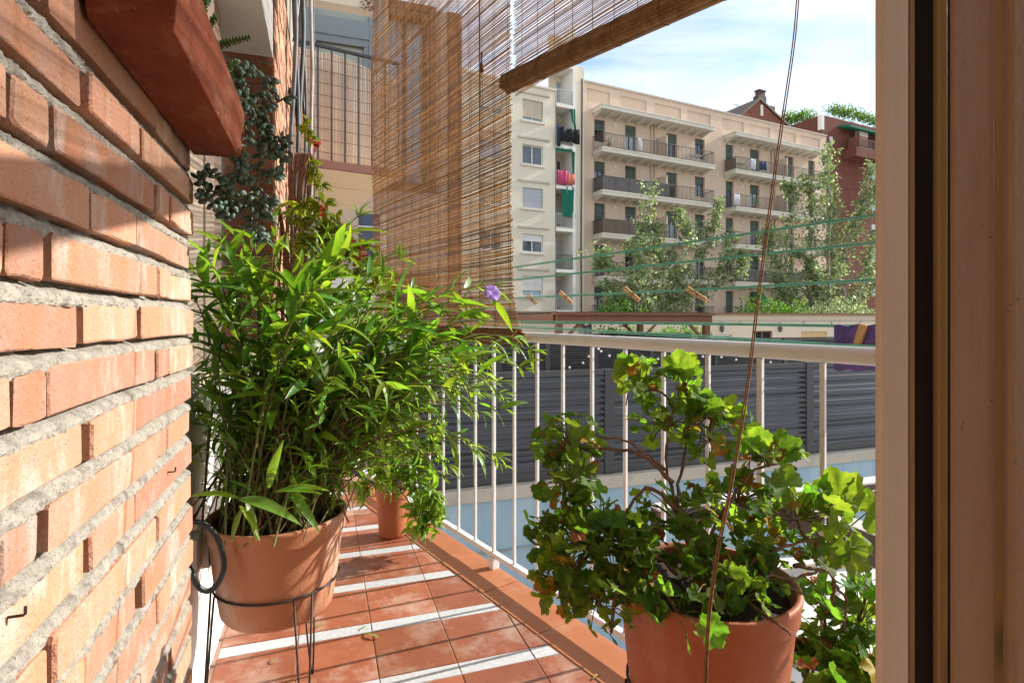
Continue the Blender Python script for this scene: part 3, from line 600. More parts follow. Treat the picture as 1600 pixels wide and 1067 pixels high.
laundry('hanging_cloth', 870, 875, zc(870,200), zc(870,231), SC-0.25, 'jean', 'navy trousers hung beside the black washing on the cream block')
laundry('hanging_cloth', 875.5, 904, zc(880,202), zc(880,224), SC-0.3, 'black_cloth', 'big black cloth hung out on the cream block', 0.12)
laundry('hanging_cloth', 871, 886, zc(880,268), zc(880,289), SC-0.15, 'pink_cloth', 'pink cloth hung on a cream block balcony')
laundry('hanging_cloth', 887, 898, zc(890,273), zc(890,289), SC-0.15, 'coral_cloth', 'coral cloth hung beside the pink one on the cream block')

# red brick block at the right, gable house behind the parapet
SB = 42.0
br = thing('apartment_building', (nx(1400,SB), SB, -7.2), 'dark red brick apartment block at the right edge', 'building')
def zb(px, py): return on_s(px, py, SB).z
ro = []
for y0, y1 in ((262,282),(310,330),(350,371),(388,408),(440,462)): ro.append((nx(1362,SB), nx(1380,SB), zb(1366,y1), zb(1366,y0)))
ro.append((nx(1296,SB), nx(1303,SB), zb(1300,230), zb(1300,213)))
mb = MB(); b0, b1, bt = nx(1284,SB), nx(1560,SB), zb(1290,181)
facade(mb, b0, b1, -7.2, bt, SB, ro, 0.2); mb.quad((b0,SB,-7.2),(b0,SB+12,-7.2),(b0,SB+12,bt),(b0,SB,bt)); mb.quad((b0,SB,bt),(b1,SB,bt),(b1,SB+12,bt),(b0,SB+12,bt))
mb.build('wall', M['redbrick'], br)
for o in ro: window(br, o, SB, 0.4, 'shutter_w', 'glass_b', 'wframe_w', 0.2)
MB().box((b0-0.1,SB-0.05,zb(1286,203)),(b0+0.35,SB+0.4,bt+0.05)).build('pier', M['pier'], br)
p = on_s(1338,197,SB)
MB().prism([(nx(1311,SB),SB-0.02,zb(1311,196)),(nx(1311,SB),SB-1.3,zb(1311,201)),(nx(1311,SB),SB-1.3,zb(1311,204)),(nx(1311,SB),SB-0.02,zb(1311,200))],(nx(1420,SB)-nx(1311,SB),0,0)).build('awning', M['green_cloth'], br)
ac = MB().box((nx(1335,SB),SB-0.6,zb(1340,216)),(nx(1348,SB),SB-0.05,zb(1340,203))).build('air_unit', M['pier'], br)
c_ = on_s(1341,209.5,SB-0.61); ring = [c_+Vector((0.22*math.cos(a),0,0.22*math.sin(a))) for a in [i*math.pi/6 for i in range(12)]]
MB().prism(ring,(0,-0.03,0)).build('fan', M['rail_far'], ac)
bl = MB().box((nx(1316,SB),SB-1.6,zb(1330,252)),(nx(1450,SB),SB-0.003,zb(1330,238))).build('balcony', M['redbrick'], br)
rl = MB(); bars(rl,(nx(1322,SB),SB-1.5,zb(1330,238)),(nx(1450,SB),SB-1.5,zb(1330,238)),1.0,0.3,0.04); rl.build('railing', M['rail_far'], bl)
MB().box((nx(1324,SB),SB-1.4,zb(1330,238)),(nx(1336,SB),SB-0.05,zb(1330,219))).build('planter_wall', M['redbrick2'], bl)

SG = 50.0
gh = thing('gable_house', (nx(1190,SG), SG, -7.2), 'red brick gable with chimney rising behind the peach parapet', 'house')
g = lambda x, y: on_s(x,y,SG)
A_, B_, P_ = g(1150,190), g(1232,200), g(1186,157); base = g(1186,330).z
pl = [Vector((A_.x,SG,base)),Vector((B_.x,SG,base)),Vector((B_.x,SG,B_.z)),P_,Vector((A_.x,SG,A_.z))]
MB().prism(pl,(0,9,0)).build('wall', M['redbrick2'], gh)
rf = MB(); rf.prism([P_+Vector((0,-0.2,0.02)),B_+Vector((0.3,-0.2,-0.1)),B_+Vector((0.3,-0.2,0.12)),P_+Vector((0,-0.2,0.3))],(0,9.4,0)); rf.prism([P_+Vector((0,-0.2,0.02)),A_+Vector((-0.3,-0.2,-0.1)),A_+Vector((-0.3,-0.2,0.12)),P_+Vector((0,-0.2,0.3))],(0,9.4,0))
ro_ = rf.build('roof', M['wframe'], gh)
c0, c1 = g(1190.5,164), g(1203,146)
MB().box((c0.x,SG+0.5,c0.z-2),(c1.x,SG+1.3,c1.z-0.25)).box((c0.x+0.25,SG+0.6,c1.z-0.24),(c1.x-0.08,SG+1.2,c1.z+0.35)).box((c0.x+0.15,SG+0.5,c1.z+0.36),(c1.x-0.02,SG+1.3,c1.z+0.5)).build('chimney', M['darkbeam'], ro_)
c0, c1 = g(1211,180), g(1222,163); MB().box((c0.x,SG+1,c0.z-3),(c1.x,SG+2.4,c1.z)).build('chimney', M['darkbeam'], ro_)
MB().box((g(1188,181).x,SG-0.06,g(1188,181).z),(g(1192,165).x,SG-0.003,g(1192,165).z)).build('light_panel', M['pier'], gh)
an = thing('roof_aerial', on_s(1152,175,44), 'thin television aerial on the peach block roof', 'aerial')
MB().tube([on_s(1152,180,44),on_s(1152,163,44)],0.03,5).build('mast', M['rail_far'], an); MB().tube([on_s(1145,163,44),on_s(1164,168,44)],0.025,5).build('boom', M['rail_far'], an)
# ------------------------------------------------------------------ middle distance
SL = 8.1
lz0 = on_s(832,751,SL).z; lz1 = on_s(781,582,SL).z                   # bottom and top of the louvre fence
tag(MB().box((-0.25,SL-0.12,-7.2),(14,SL+0.35,lz0-0.20)).build('blue_wall', M['blue_wall']), 'pale blue painted courtyard wall below the louvre fence', 'wall')
tag(MB().box((-0.25,SL-0.16,lz0-0.197),(14,SL+0.45,lz0)).build('wall_ledge', M['concrete'], bevel=0.01), 'weathered concrete ledge on top of the blue wall', 'ledge')
tag(MB().box((-6,SL+0.36,-7.2),(60,33,lz0-0.05)).build('terrace', M['ground']), kind='structure')  # terrace floor, hardly in view, added to bounce light
m = MB(); m.tube(spline([on_s(690,863,SL-0.14),on_s(760,864,SL-0.14),on_s(830,853,SL-0.14),on_s(900,851,SL-0.14),on_s(1010,843,SL-0.14)],6),0.012,5)
tag(m.build('wall_cable', M['cable_w']), 'thin pale cable running along the blue wall', 'cable')
fence = thing('louvre_fence', (4.4,SL,lz0), 'dark grey louvred metal fence standing on the concrete ledge', 'fence')
posts = [nx(950.5,SL)-4.25, nx(950.5,SL), nx(1263,SL), nx(1263,SL)+4.2]
for i, p in enumerate(posts):
    MB().box((p-0.085,SL-0.05,lz0+0.001),(p+0.085,SL+0.08,lz1+(0.0 if i != 2 else 0.02))).build('post', M['louvre'], fence, bevel=0.006)
for a, b in zip(posts[:-1], posts[1:]):
    a += 0.088; b -= 0.088
    MB().box((a,SL-0.03,lz1-0.09),(b,SL+0.05,lz1-0.002)).build('rail', M['louvre'], fence); MB().box((a,SL-0.03,lz0+0.02),(b,SL+0.05,lz0+0.14)).build('rail', M['louvre'], fence)
    n = 16; me = None
    for k in range(n):
        z = lz0+0.19+(lz1-0.10-lz0-0.20)*k/(n-1)
        if me is None:
            q = MB(); hx = (b-a)/2; N8 = 5
            pr = [(-0.045,-0.040),(-0.052,-0.022),(-0.030,0.004),(0.035,0.040),(0.040,0.046),(0.030,0.046),(-0.040,0.010),(-0.054,-0.020)]
            q.prism([(-hx,y,zz) for y, zz in [(-0.046,-0.040),(-0.050,-0.020),(-0.030,0.008),(0.035,0.044),(0.035,0.038),(-0.022,0.002),(-0.040,-0.022),(-0.040,-0.040)]],(2*hx,0,0)); me = q.mesh('slat', M['louvre'])
        o = link('slat', me, fence); o.location = Vector(((a+b)/2,SL+0.01,z))-fence.location; o.rotation_euler = (U(-0.09,0.09),U(-0.0022,0.0022),0)
# second, farther fence
S3 = 12.2
f2 = thing('slat_fence', (8,S3,-1.6), 'farther dark slatted fence seen above the grey louvre fence', 'fence')
t2 = on_s(930,531,S3).z; pp = [nx(x,S3) for x in (640,712,780,855,931,1018,1118,1226,1340,1470)]
for p in pp: MB().box((p-0.06,S3-0.04,lz0-0.04),(p+0.06,S3+0.06,t2)).build('post', M['louvre'], f2)
for a, b in zip(pp[:-1], pp[1:]):
    MB().box((a+0.06,S3-0.03,t2-0.04),(b-0.06,S3+0.04,t2-0.001)).build('rail', M['louvre_dark'], f2); me = None
    for k in range(17):
        z = t2-0.08-k*0.055
        if me is None: q = MB(); q.box((-(b-a)/2+0.062,-0.012,-0.016),((b-a)/2-0.062,0.012,0.016)); me = q.mesh('slat', M['louvre'])
        o = link('slat', me, f2); o.location = Vector(((a+b)/2,S3,z))-f2.location
    MB().box((a+0.06,S3+0.05,lz0),(b-0.06,S3+0.08,t2-0.05)).build('backing', M['black'], f2)
sl_ = thing('string_lights', on_s(939,548,S3-0.2), 'string of tiny white bulbs hung along the farther fence', 'lights')
bp_ = [(890,574),(911,567),(920,557),(935,545),(939,549),(952,556),(985,560),(1028,561),(1062,552),(1098,557),(1127,558),(1150,562),(1204,566)]
m = MB(); m.tube([on_s(x,y-4,S3-0.2) for x, y in bp_],0.006,4); m.build('wire', M['cable_b'], sl_)
for x, y in bp_: MB().ball(on_s(x,y,S3-0.2),0.032,8,6).build('bulb', M['bulb'], sl_, smooth=True)

# wooden pergola on the terrace
SP = 15.0
pg = thing('pergola', (nx(990,SP),SP,lz0), 'brown wooden pergola on the terrace, below the clothes pegs', 'pergola')
pa, pb = nx(868,SP), nx(1109,SP); pz1, pz0 = on_s(990,489,SP).z, on_s(990,506,SP).z
MB().box((pa,SP-0.12,pz0),(pb,SP,pz1-0.07)).build('beam', M['pergola'], pg); MB().box((pa-0.08,SP-0.2,pz1-0.068),(pb+0.08,SP+0.12,pz1)).build('fascia', M['pergola'], pg)
MB().box((pa-0.02,SP+0.13,pz0),(pa+0.10,SP+6,pz1-0.02)).build('beam', M['pergola'], pg); MB().box((pb-0.10,SP+0.13,pz0),(pb+0.02,SP+6,pz1-0.02)).build('beam', M['pergola'], pg)
for x in (pa+0.1, nx(1103,SP)): MB().box((x-0.09,SP-0.1,lz0-0.05),(x+0.09,SP+0.08,pz0-0.002)).build('post', M['pergola'], pg)
xm = nx(1002,SP+4); MB().box((xm-0.1,SP+4,lz0-0.05),(xm+0.1,SP+4.18,pz0-0.002)).build('post', M['pergola'], pg)
for x, s in ((pa+0.18,1),(nx(1103,SP)-0.1,-1)): MB().bar((x,SP-0.02,pz0-0.55),(x+s*0.55,SP-0.02,pz0-0.01),0.08,0.08,up=(0,1,0)).build('brace', M['pergola'], pg)
for s in (-1,1): MB().bar((xm+s*0.08,SP+4.09,pz0-0.62),(xm+s*0.75,SP+4.09,pz0-0.01),0.08,0.1,up=(0,1,0)).build('brace', M['pergola'], pg)
for i in range(5): MB().box((pa+0.15,SP+0.9+i*1.1,pz1-0.13),(pb-0.15,SP+1.0+i*1.1,pz1-0.03)).build('rafter', M['pergola'], pg)
MB().box((pa,SP+0.05,pz1+0.002),(pb,SP+6,pz1+0.03)).build('roof', M['darkbeam'], pg)
def cloth_on_line(px0, px1, y0, y1, S, mat, label):
    laundry('hanging_cloth', px0, px1, on_s(px0,y0,S).z, on_s(px0,y1,S).z, S, mat, label, 0.08)['category'] = 'laundry'
cloth_on_line(906, 924, 507, 526, SP+1.5, 'pale_cloth', 'white cloth drying under the wooden pergola')
tag(MB().box((nx(926,SP+2),SP+2,on_s(926,530,SP+2).z-0.8),(nx(1080,SP+2),SP+2.6,on_s(926,522,SP+2).z)).build('terrace_counter', M['louvre_dark']), 'long dark counter under the wooden pergola', 'counter')

# long low cream building across the terrace
SW = 23.0
lb = thing('low_building', (nx(1100,SW),SW,lz0), 'long low cream building across the terrace, behind the handrail', 'building')
zl = lambda px, py: on_s(px,py,SW).z
lo = [(nx(1178,SW),nx(1207,SW),zl(1190,545),zl(1190,517)),(nx(1252,SW),nx(1292,SW),zl(1270,560),zl(1270,518)),(nx(1118,SW),nx(1144,SW),zl(1130,533),zl(1130,523))]
mb = MB(); q0, q1, qt = nx(690,SW), nx(1600,SW), zl(1200,492)
facade(mb, q0, q1, lz0-0.1, qt, SW, lo, 0.15); mb.quad((q0,SW,qt),(q1,SW,qt),(q1,SW+5,qt),(q0,SW+5,qt)); mb.build('wall', M['cream2'], lb)
MB().box((q0,SW-0.18,qt),(q1,SW+0.4,qt+0.09)).build('parapet_coping', M['redtrim'], lb)
MB().box((q0,SW-0.06,zl(1200,502)),(q1,SW-0.003,zl(1200,500))).build('moulding', M['concrete'], lb)
window(lb, lo[0], SW, 0, gm='dark', fm='pergola', dep=0.15); MB().box((lo[1][0],SW+0.05,lo[1][2]),(lo[1][1],SW+0.1,lo[1][3])).build('door', M['bamboo'], lb); window(lb, lo[2], SW, 0, gm='glass_b', fm='wframe_w', dep=0.15)
for x in (1127,1218,1308): MB().ball((nx(x,SW),SW-0.06,zl(x,513)),(0.12,0.08,0.2),8,6).build('wall_lamp', M['rail_far'], lb, smooth=True)
for x in (1128,1156,1219,1256,1299,1344): MB().box((nx(x,SW)-0.02,SW-0.05,zl(x,509)),(nx(x,SW)+0.02,SW-0.003,zl(x,501))).build('drip_mark', M['concrete'], lb)

# trees behind it
def leaf_cloud(mb, c, r, n, size, flat=0.6):
    for _ in range(n):
        p = Vector(c)+Vector((random.gauss(0,r[0]),random.gauss(0,r[1]),random.gauss(0,r[2])))
        a = Vector((U(-1,1),U(-1,1),U(-1,0.4))).normalized(); b = a.cross(Vector((U(-1,1),U(-1,1),U(-1,1)))).normalized(); L = size*U(0.7,1.3); W = L*flat/2
        mb.add([p,p+a*L*0.5+b*W,p+a*L,p+a*L*0.5-b*W],[(0,1,2,3)])
def tree(name, label, S, stems, nleaf, size, z0, leaf='tleaf', rr=0.42, group='poplar trees behind the low building'):
    base = on_s(stems[0][0][0], 490, S); t = thing(name, (base.x,S,z0), label, 'tree', group); tr = MB(); cw = MB()
    tot = sum(len(s) for s in stems)
    for st_ in stems:
        pts = [on_s(x,y,S)+Vector((0,U(-1.0,1.0),0)) for x, y in st_]
        if not st_[0][1] < 480: pts = [Vector((pts[0].x,S,z0))]+pts
        sp = spline(pts, 6); n = len(sp); tr.tube(sp, [0.075*(1-i/n)+0.02 for i in range(n)], 5)
        for k in range(int(nleaf*n/ (tot*6))):
            i = min(n-1, int(n*(0.12+0.88*random.random()**0.8))); c = sp[i]; w_ = rr*(1.05-0.55*i/n)*U(0.4,1.1)
            tw = Vector((random.gauss(0,1),random.gauss(0,1),random.gauss(0.3,0.8)))*w_*0.75
            if random.random() < 0.35: tr.tube([c,c+tw*0.6,c+tw],[0.016,0.01,0.004],3,cap=False)
            leaf_cloud(cw, c+tw, (w_*0.30,w_*0.30,w_*0.34), 9, size)
    tr.build('trunk', M['bark'], t, fix=False); cw.build('crown', M[leaf], t, fix=False)
ST_ = 28.0
t1 = [[(1010,488),(1006,430),(1016,360),(1020,292)],[(1020,488),(1035,430),(1066,380),(1070,328)],[(1030,488),(1070,440),(1104,380),(1112,322)],[(1000,488),(975,440),(950,412),(938,400)],[(1005,488),(985,450),(990,400),(1000,372)],
      [(1050,488),(1085,455),(1120,420),(1146,362)],[(1040,488),(1100,460),(1135,430),(1150,400)],[(960,488),(955,468),(950,445)],[(1075,488),(1060,430),(1040,390),(1030,350)]]
tree('poplar_tree', 'slender poplar with pale trunks in front of the left peach balconies', ST_, t1, 1350, 0.21, -1.5, rr=0.72)
t2_ = [[(1300,488),(1296,420),(1300,330),(1306,228)],[(1280,488),(1290,400),(1288,320),(1284,250)],[(1310,488),(1325,420),(1340,340),(1345,262)],[(1250,488),(1225,420),(1200,380),(1190,362)],[(1260,488),(1240,400),(1235,320),(1228,290)],
       [(1320,488),(1350,430),(1375,370),(1385,320)],[(1270,488),(1262,400),(1270,330),(1256,282)],[(1330,488),(1365,450),(1400,420)],[(1240,488),(1215,460),(1205,430)],[(1300,488),(1330,380),(1360,310),(1362,290)],[(1285,488),(1275,450),(1250,420),(1240,390)]]
tree('poplar_tree', 'taller poplar at the right, in front of the red brick block', ST_+1.0, t2_, 1750, 0.21, -1.5, rr=0.72)
def bush(name, label, x0, x1, y0, y1, S, n, size, leaf='bleaf', cat='shrub', group=None):
    p = on_s((x0+x1)/2,y1,S); t = thing(name, p, label, cat, group); cw = MB(); st = MB(); a = on_s(x0,y0,S); b = on_s(x1,y1,S)
    for k in range(n):
        u = random.random(); h = (0.55+0.45*math.sin(u*9+x0))*(1-abs(2*u-1)**3*0.7); c = Vector((lerp(a.x,b.x,u),S+U(-0.8,0.8),lerp(b.z,a.z,h*random.random()**0.9)))
        leaf_cloud(cw, c, (size*1.2,size*1.2,size*1.2), 8, size)
    for k in range(6): x = lerp(a.x,b.x,random.random()); st.tube([(x,S,b.z-0.4),(x+U(-0.2,0.2),S,lerp(b.z,a.z,0.6))],0.03,4)
    st.build('stem', M['bark'], t, fix=False); cw.build('foliage', M[leaf], t, fix=False)
bush('shrub', 'bright green shrub on the low building roof between the poplars', 1155, 1250, 455, 492, 27.0, 260, 0.16)
bush('shrub', 'green shrub behind the pergola at the foot of the left poplar', 940, 1000, 462, 490, 27.0, 120, 0.15)
bush('shrub', 'low grey green shrub at the foot of the right poplar', 1255, 1400, 466, 492, 26.5, 200, 0.14, 'tleaf')
bush('shrub', 'shrub under the pergola roof behind the dark counter', 930, 1100, 505, 528, 20.5, 240, 0.12)
bush('roof_garden', 'green roof garden bushes rising behind the peach block', 1222, 1290, 162, 200, 52.0, 330, 0.26, 'bleaf', 'bushes')
bush('roof_garden', 'dark roof garden bushes on the red brick block', 1296, 1400, 174, 196, 50.0, 420, 0.26, 'bleaf', 'bushes')

# ------------------------------------------------------------------ neighbour at the left: reed screened balcony, pink house
SNB = 4.75
nb = thing('neighbour_balcony', (WN,SNB,2.33), 'neighbour balcony overhead with yellow soffit and dark bars', 'balcony')
zs0 = on_s(540,262,SNB).z; zs1 = on_s(540,252,SNB).z; nr = 0.64
MB().box((WN+0.01,SNB+0.005,zs0-0.01),(nr,8.25,zs0+0.03)).build('soffit', M['soffit'], nb)
for s in (5.35,6.1,7.0): MB().box((WN+0.01,s,zs0-0.022),(nr-0.002,s+0.03,zs0-0.011)).build('batten', M['soffit'], nb)
MB().box((WN+0.01,SNB-0.03,zs0-0.012),(nr+0.01,SNB+0.003,zs1)).build('edge_trim', M['redtrim'], nb)
zt = on_s(540,75,SNB).z
MB().bar((WN+0.02,SNB-0.01,zt),(nr,SNB-0.01,zt),0.03,0.02).build('handrail', M['louvre_dark'], nb)
for x in (497,519,541,563,585,607,629): p = on_s(x,200,SNB-0.01).x; MB().bar((p,SNB-0.01,zs1+0.001),(p,SNB-0.01,zt-0.011),0.014,0.014,up=(1,0,0)).build('bar', M['louvre'], nb)
rs = thing('reed_screen', (WN,SNB,zs1), 'pale reed screen tied behind the bars of the neighbour balcony', 'screen')
m = MB(); x = WN+0.02; i = 0
while x < nr:
    ztop = zt-0.02-max(0,(x-0.06))*0.16+0.01*math.sin(x*9); w_ = U(0.009,0.012); y = SNB+0.045+0.006*math.sin(x*7); sw = U(-0.006,0.006)
    m.add([(x,y,zs1+0.03),(x+w_/2,y-0.005,zs1+0.03),(x+w_,y,zs1+0.03),(x+sw,y,ztop),(x+w_/2+sw,y-0.005,ztop),(x+w_+sw,y,ztop)],[(0,1,4,3),(1,2,5,4)]); x += w_+0.0015; i += 1
o = m.build('reeds', M['reed'], rs, fix=False); o['kind'] = 'stuff'
m = MB()
for k in range(10): z = zs1+0.08+k*0.095; m.tube([(WN+0.02,SNB+0.036,z),(0.2,SNB+0.034,z+0.008*math.sin(k)),(nr,SNB+0.036,z)],0.0022,4)
m.build('binding_wire', M['thread'], rs)
nb.rotation_euler.z = rs.rotation_euler.z = math.radians(11)
nw = thing('balcony_window', (0.1,5.6,2.4), 'blue grey framed window above the neighbour reed screen', 'window')
SQ = 5.6; q = lambda x, y: on_s(x,y,SQ)
def qb(name, x0, y0, x1, y1, mat, s=0.0, th=0.06, par=nw):
    a, b = q(x0,y1), q(x1,y0); MB().box((a.x,SQ+s,a.z),(b.x,SQ+s+th,b.z)).build(name, M[mat], par)
qb('pane',484,-60,600,240,'glass_g',0.05,0.03)
qb('stile',470,-60,489,240,'bluegrey'); qb('stile',577,-60,592,240,'bluegrey'); qb('rail',489.3,37,576.7,50,'bluegrey',-0.01); qb('rail',489.3,53,576.7,61,'bluegrey',0.005); qb('stile',569,61.3,576.7,240,'bluegrey',0.01); qb('stile',489.3,61.3,494,240,'bluegrey',0.01)
qb('bead',494.3,60,568.7,62.5,'wframe',0.03,0.015)
tag(MB().box((WN+0.01,SQ+0.09,2.42),(0.62,SQ+0.3,7)).build('neighbour_wall', M['pinkwall']), 'pink wall behind the neighbour balcony window', 'wall')
us = on_s(583,16,SNB)
ub = thing('upper_slab', (0.1,SNB,us.z), 'pale slab of the balcony above the blue grey window', 'slab')
MB().box((WN+0.01,SNB,us.z),(us.x,SNB+0.12,us.z+0.25)).build('slab', M['slab'], ub)
dp = thing('dried_plant', on_s(573,4,SNB-0.05), 'small dried brown plant hanging at the slab corner, top', 'plant'); m = MB()
for k in range(40): p = on_s(U(566,586),U(-6,14),SNB-0.04); m.tube([p,p+Vector((U(-.03,.03),U(-.02,.02),U(-.04,.02)))],0.004,4)
m.build('twigs', M['wood_stem'], dp, fix=False)
# pink house seen through the blind, with red brown surrounds
SH = 9.2
ph = thing('neighbour_house', (1.2,SH,-7.2), 'pink rendered house with red brown window surrounds, seen through the blind', 'house')
hx = lambda x: on_s(x,500,SH).x
hz = lambda y, x=650: on_s(x,y,SH).z
ho = [(hx(560),hx(670),hz(288),hz(20)),(hx(560),hx(670),hz(640),hz(440))]
mb = MB(); facade(mb, WN, hx(718), -7.2, 6.2, SH, ho, 0.25); mb.quad((hx(718),SH,-7.2),(hx(718),SH+6,-7.2),(hx(718),SH+6,6.2),(hx(718),SH,6.2)); mb.build('wall', M['pinkwall'], ph)
MB().box((hx(700),SH-0.04,-7.2),(hx(718)+0.03,SH-0.004,6.2)).build('corner_trim', M['redtrim'], ph)
for a, b, c, d in ho:
    t = 0.12
    w_ = window(ph, (a,b,c,d), SH, 0, gm='glass_b', fm='redtrim', dep=0.25, mull=2)
    MB().box((a-t,SH-0.05,c-t),(b+t,SH-0.004,c)).box((b,SH-0.05,c+0.001),(b+t,SH-0.004,d+t)).box((a-t,SH-0.05,c+0.001),(a,SH-0.004,d+t)).box((a,SH-0.05,d),(b,SH-0.004,d+t)).build('surround', M['redtrim'], w_)
pl_ = on_s(590,420,8.3)
gp = thing('glazed_panel', (pl_.x,8.3,pl_.z), 'navy blue glazed panel with white bars left of the blind', 'window')
a, b = on_s(560,420,8.3), on_s(597,335,8.3)
MB().box((a.x,8.3,a.z),(b.x,8.33,b.z)).build('pane', M['navy'], gp)
for y in (355.5,382,407): z = on_s(590,y,8.3).z; MB().box((a.x,8.27,z-0.008),(b.x-0.03,8.298,z+0.008)).build('bar', M['pier'], gp)
MB().box((b.x-0.028,8.26,a.z-0.9),(b.x+0.05,8.35,b.z)).build('post', M['pier'], gp)
MB().box((a.x-0.6,8.27,a.z-0.9),(b.x-0.03,8.34,a.z-0.002)).build('lower_panel', M['pier'], gp)

# ------------------------------------------------------------------ lower right: shade frame of the garden below
def on_zr(px, py, z): return on_z(px, py, z)
zB = -0.57
pf = thing('shade_frame', (3.0,4.5,-1.6), 'dark timber beams of a white shaded frame below the railing, right', 'pergola')
p = on_z(1200,786,zB); q_ = on_z(1366,741,zB)
yb_ = (p.y+q_.y)/2
MB().box((p.x-1.0,yb_,zB-0.20),(q_.x+1.5,yb_+0.12,zB-0.022)).build('beam', M['darkbeam'], pf)
MB().box((p.x-1.0,yb_-0.015,zB-0.02),(q_.x+1.5,yb_+0.14,zB)).build('beam_cap', M['canvas'], pf)
r1 = on_z(1366,836,zB); r0 = on_z(1300,807,zB); xr = (r1.x+r0.x)/2
MB().box((xr,r1.y-1.5,zB-0.26),(xr+0.16,yb_-0.016,zB-0.012)).build('rafter', M['darkbeam'], pf); MB().box((xr-0.006,r1.y-1.5,zB-0.010),(xr+0.17,yb_-0.016,zB)).build('rafter_cap', M['concrete'], pf)
for k in range(2): MB().tube([on_s(1230,800+8*k,yb_-0.1),on_s(1380,763+9*k,yb_-0.1)],0.006,5).build('cord', M['rope'], pf)
cv = thing('canvas_awning', (4,3.5,-1.4), 'sunlit white canvas under the dark timber beams, right', 'awning')
m = MB(); gx = [2.2+0.3*i for i in range(16)]; gy = [0.8+0.3*i for i in range(13)]
for x in gx:
    for y in gy: m.v.append((x,y,-1.25-0.12*(x-2.2)*0.3+0.02*math.sin(x*3+y*2)+0.015*math.sin(y*5)))
m.f = [(i*13+j,(i+1)*13+j,(i+1)*13+j+1,i*13+j+1) for i in range(15) for j in range(12)]; m.m = [0]*len(m.f)
o = m.build('canvas', M['canvas'], cv, smooth=True); o.modifiers.new('t','SOLIDIFY').thickness = 0.01
for y in (1.6,2.9,4.0): MB().box((2.2,y,-1.235),(6.8,y+0.03,-1.215)).build('seam_batten', M['concrete'], cv)
po_ = thing('bamboo_pole', on_z(1310,882,-1.1), 'short bamboo pole lying on the white canvas', 'pole')
MB().tube([on_z(1296,881,-1.18),on_z(1338,886,-1.18)],[0.022,0.018],8).build('pole', M['bamboo'], po_); MB().tube([on_z(1336,880,-1.16),on_z(1342,892,-1.16)],0.028,8).build('clamp', M['concrete'], po_)

for o in [o for o in C.objects if o.parent is None and o.location.y > 30 and o.get('kind') != 'structure']:   # turn the far street into place
    x, y = o.location.x-PV.x, o.location.y-PV.y; o.location.x, o.location.y = PV.x+CP*x-SPH*y, PV.y+SPH*x+CP*y; o.rotation_euler.z += PHI
# ------------------------------------------------------------------ blinds
BO = -0.06
def blind_slats(mb, t0, t1, z0, z1, pitch, off, th=0.0048, wav=0.006, skip=0.0, flare=None):
    n = int((z1-z0)/pitch); seg = 9
    ph = U(0,6)
    for i in range(n):
        z = z0+pitch*(i+U(-0.12,0.12)); e0, e1 = U(-0.012,0.012), U(-0.010,0.010); tl = U(-0.002,0.002); h = th*U(0.8,1.15); b = U(-0.002,0.002)
        f1 = flare(z) if flare else 0
        ring = []
        for k in range(seg+1):
            u = k/seg; t = lerp(t0+e0, t1+e1+f1, u); o_ = off+wav*math.sin(u*7+z*2.2+ph)+wav*0.5*math.sin(z*9+u*3)+b
            c = R(t, o_, z+tl*(u-0.5)*2+0.0010*math.sin(u*19+i*0.16)+0.0006*math.sin(i*0.9+u*5))
            ring += [c+Vector((0,0,-h/2)), c-RN*0.0018, c+Vector((0,0,h/2)), c+RN*0.0018]
        b0 = len(mb.v); mb.v += [tuple(v) for v in ring]
        for k in range(seg):
            for j in range(4): mb.f.append((b0+4*k+j, b0+4*k+(j+1)%4, b0+4*k+4+(j+1)%4, b0+4*k+4+j)); mb.m.append(0)
hb = thing('woven_blind', R(-0.45,BO,0.97), 'brown woven reed blind hanging down to the white handrail', 'blind')
m = MB(); TL, TR = -1.20, 0.240
blind_slats(m, TL, TR, 1.03, 3.06, 0.0062, BO, 0.0048, flare=lambda z: 0.045*max(0,(1.16-z)/0.13)**1.5 if z < 1.16 else 0.0)
o = m.build('slats', M['slat'], hb, fix=False); o['kind'] = 'stuff'
m = MB()
for k in range(15):
    t = TL+0.05+0.098*k
    for s in (-1,1): m.tube([R(t+0.004*math.sin(z*5+k), BO+s*0.0045+0.006*math.sin(((t-TL)/(TR-TL))*7+z*2.2), z) for z in [1.0+0.2*i for i in range(11)]], 0.0011, 4, cap=False)
m.build('threads', M['thread'], hb, fix=False)
def roll(name, par, ta, tb, zf, rad, off, nst=46, layers=2):
    m = MB()
    for L_ in range(layers):
        rr = rad*(1-0.14*L_)
        for k in range(nst):
            a = 2*math.pi*k/nst+L_*0.05; e0, e1 = U(-0.012,0.012), U(-0.012,0.012); r_ = rr*(1+U(-0.03,0.03)); pts = []
            for i in range(7): t = lerp(ta+e0,tb+e1,i/6); pts.append(R(t,off,zf(t))+RN*(r_*math.cos(a))+Vector((0,0,r_*math.sin(a))))
            m.tube(pts, 0.0026, 4)
    m.tube([R(lerp(ta+0.02,tb-0.02,i/6),off,zf(lerp(ta,tb,i/6))) for i in range(7)], rad*0.86, 14)
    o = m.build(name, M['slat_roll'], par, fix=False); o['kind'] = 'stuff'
    m = MB(); n = max(3,int((tb-ta)/0.16))
    for k in range(n):
        t = lerp(ta+0.05,tb-0.05,k/(n-1)); ring = [R(t+0.01*math.sin(a),off,zf(t))+RN*((rad+0.003)*math.cos(a))+Vector((0,0,(rad+0.003)*math.sin(a))) for a in [i*math.pi/8 for i in range(17)]]
        m.tube(ring, 0.0016, 4, cap=False)
    m.build('binding', M['thread'], par, fix=False)
roll('bottom_roll', hb, TL+0.02, TR+0.045, lambda t: 0.985+0.03*max(0,(0.1-t))*0.5, 0.030, BO-0.005, 34)
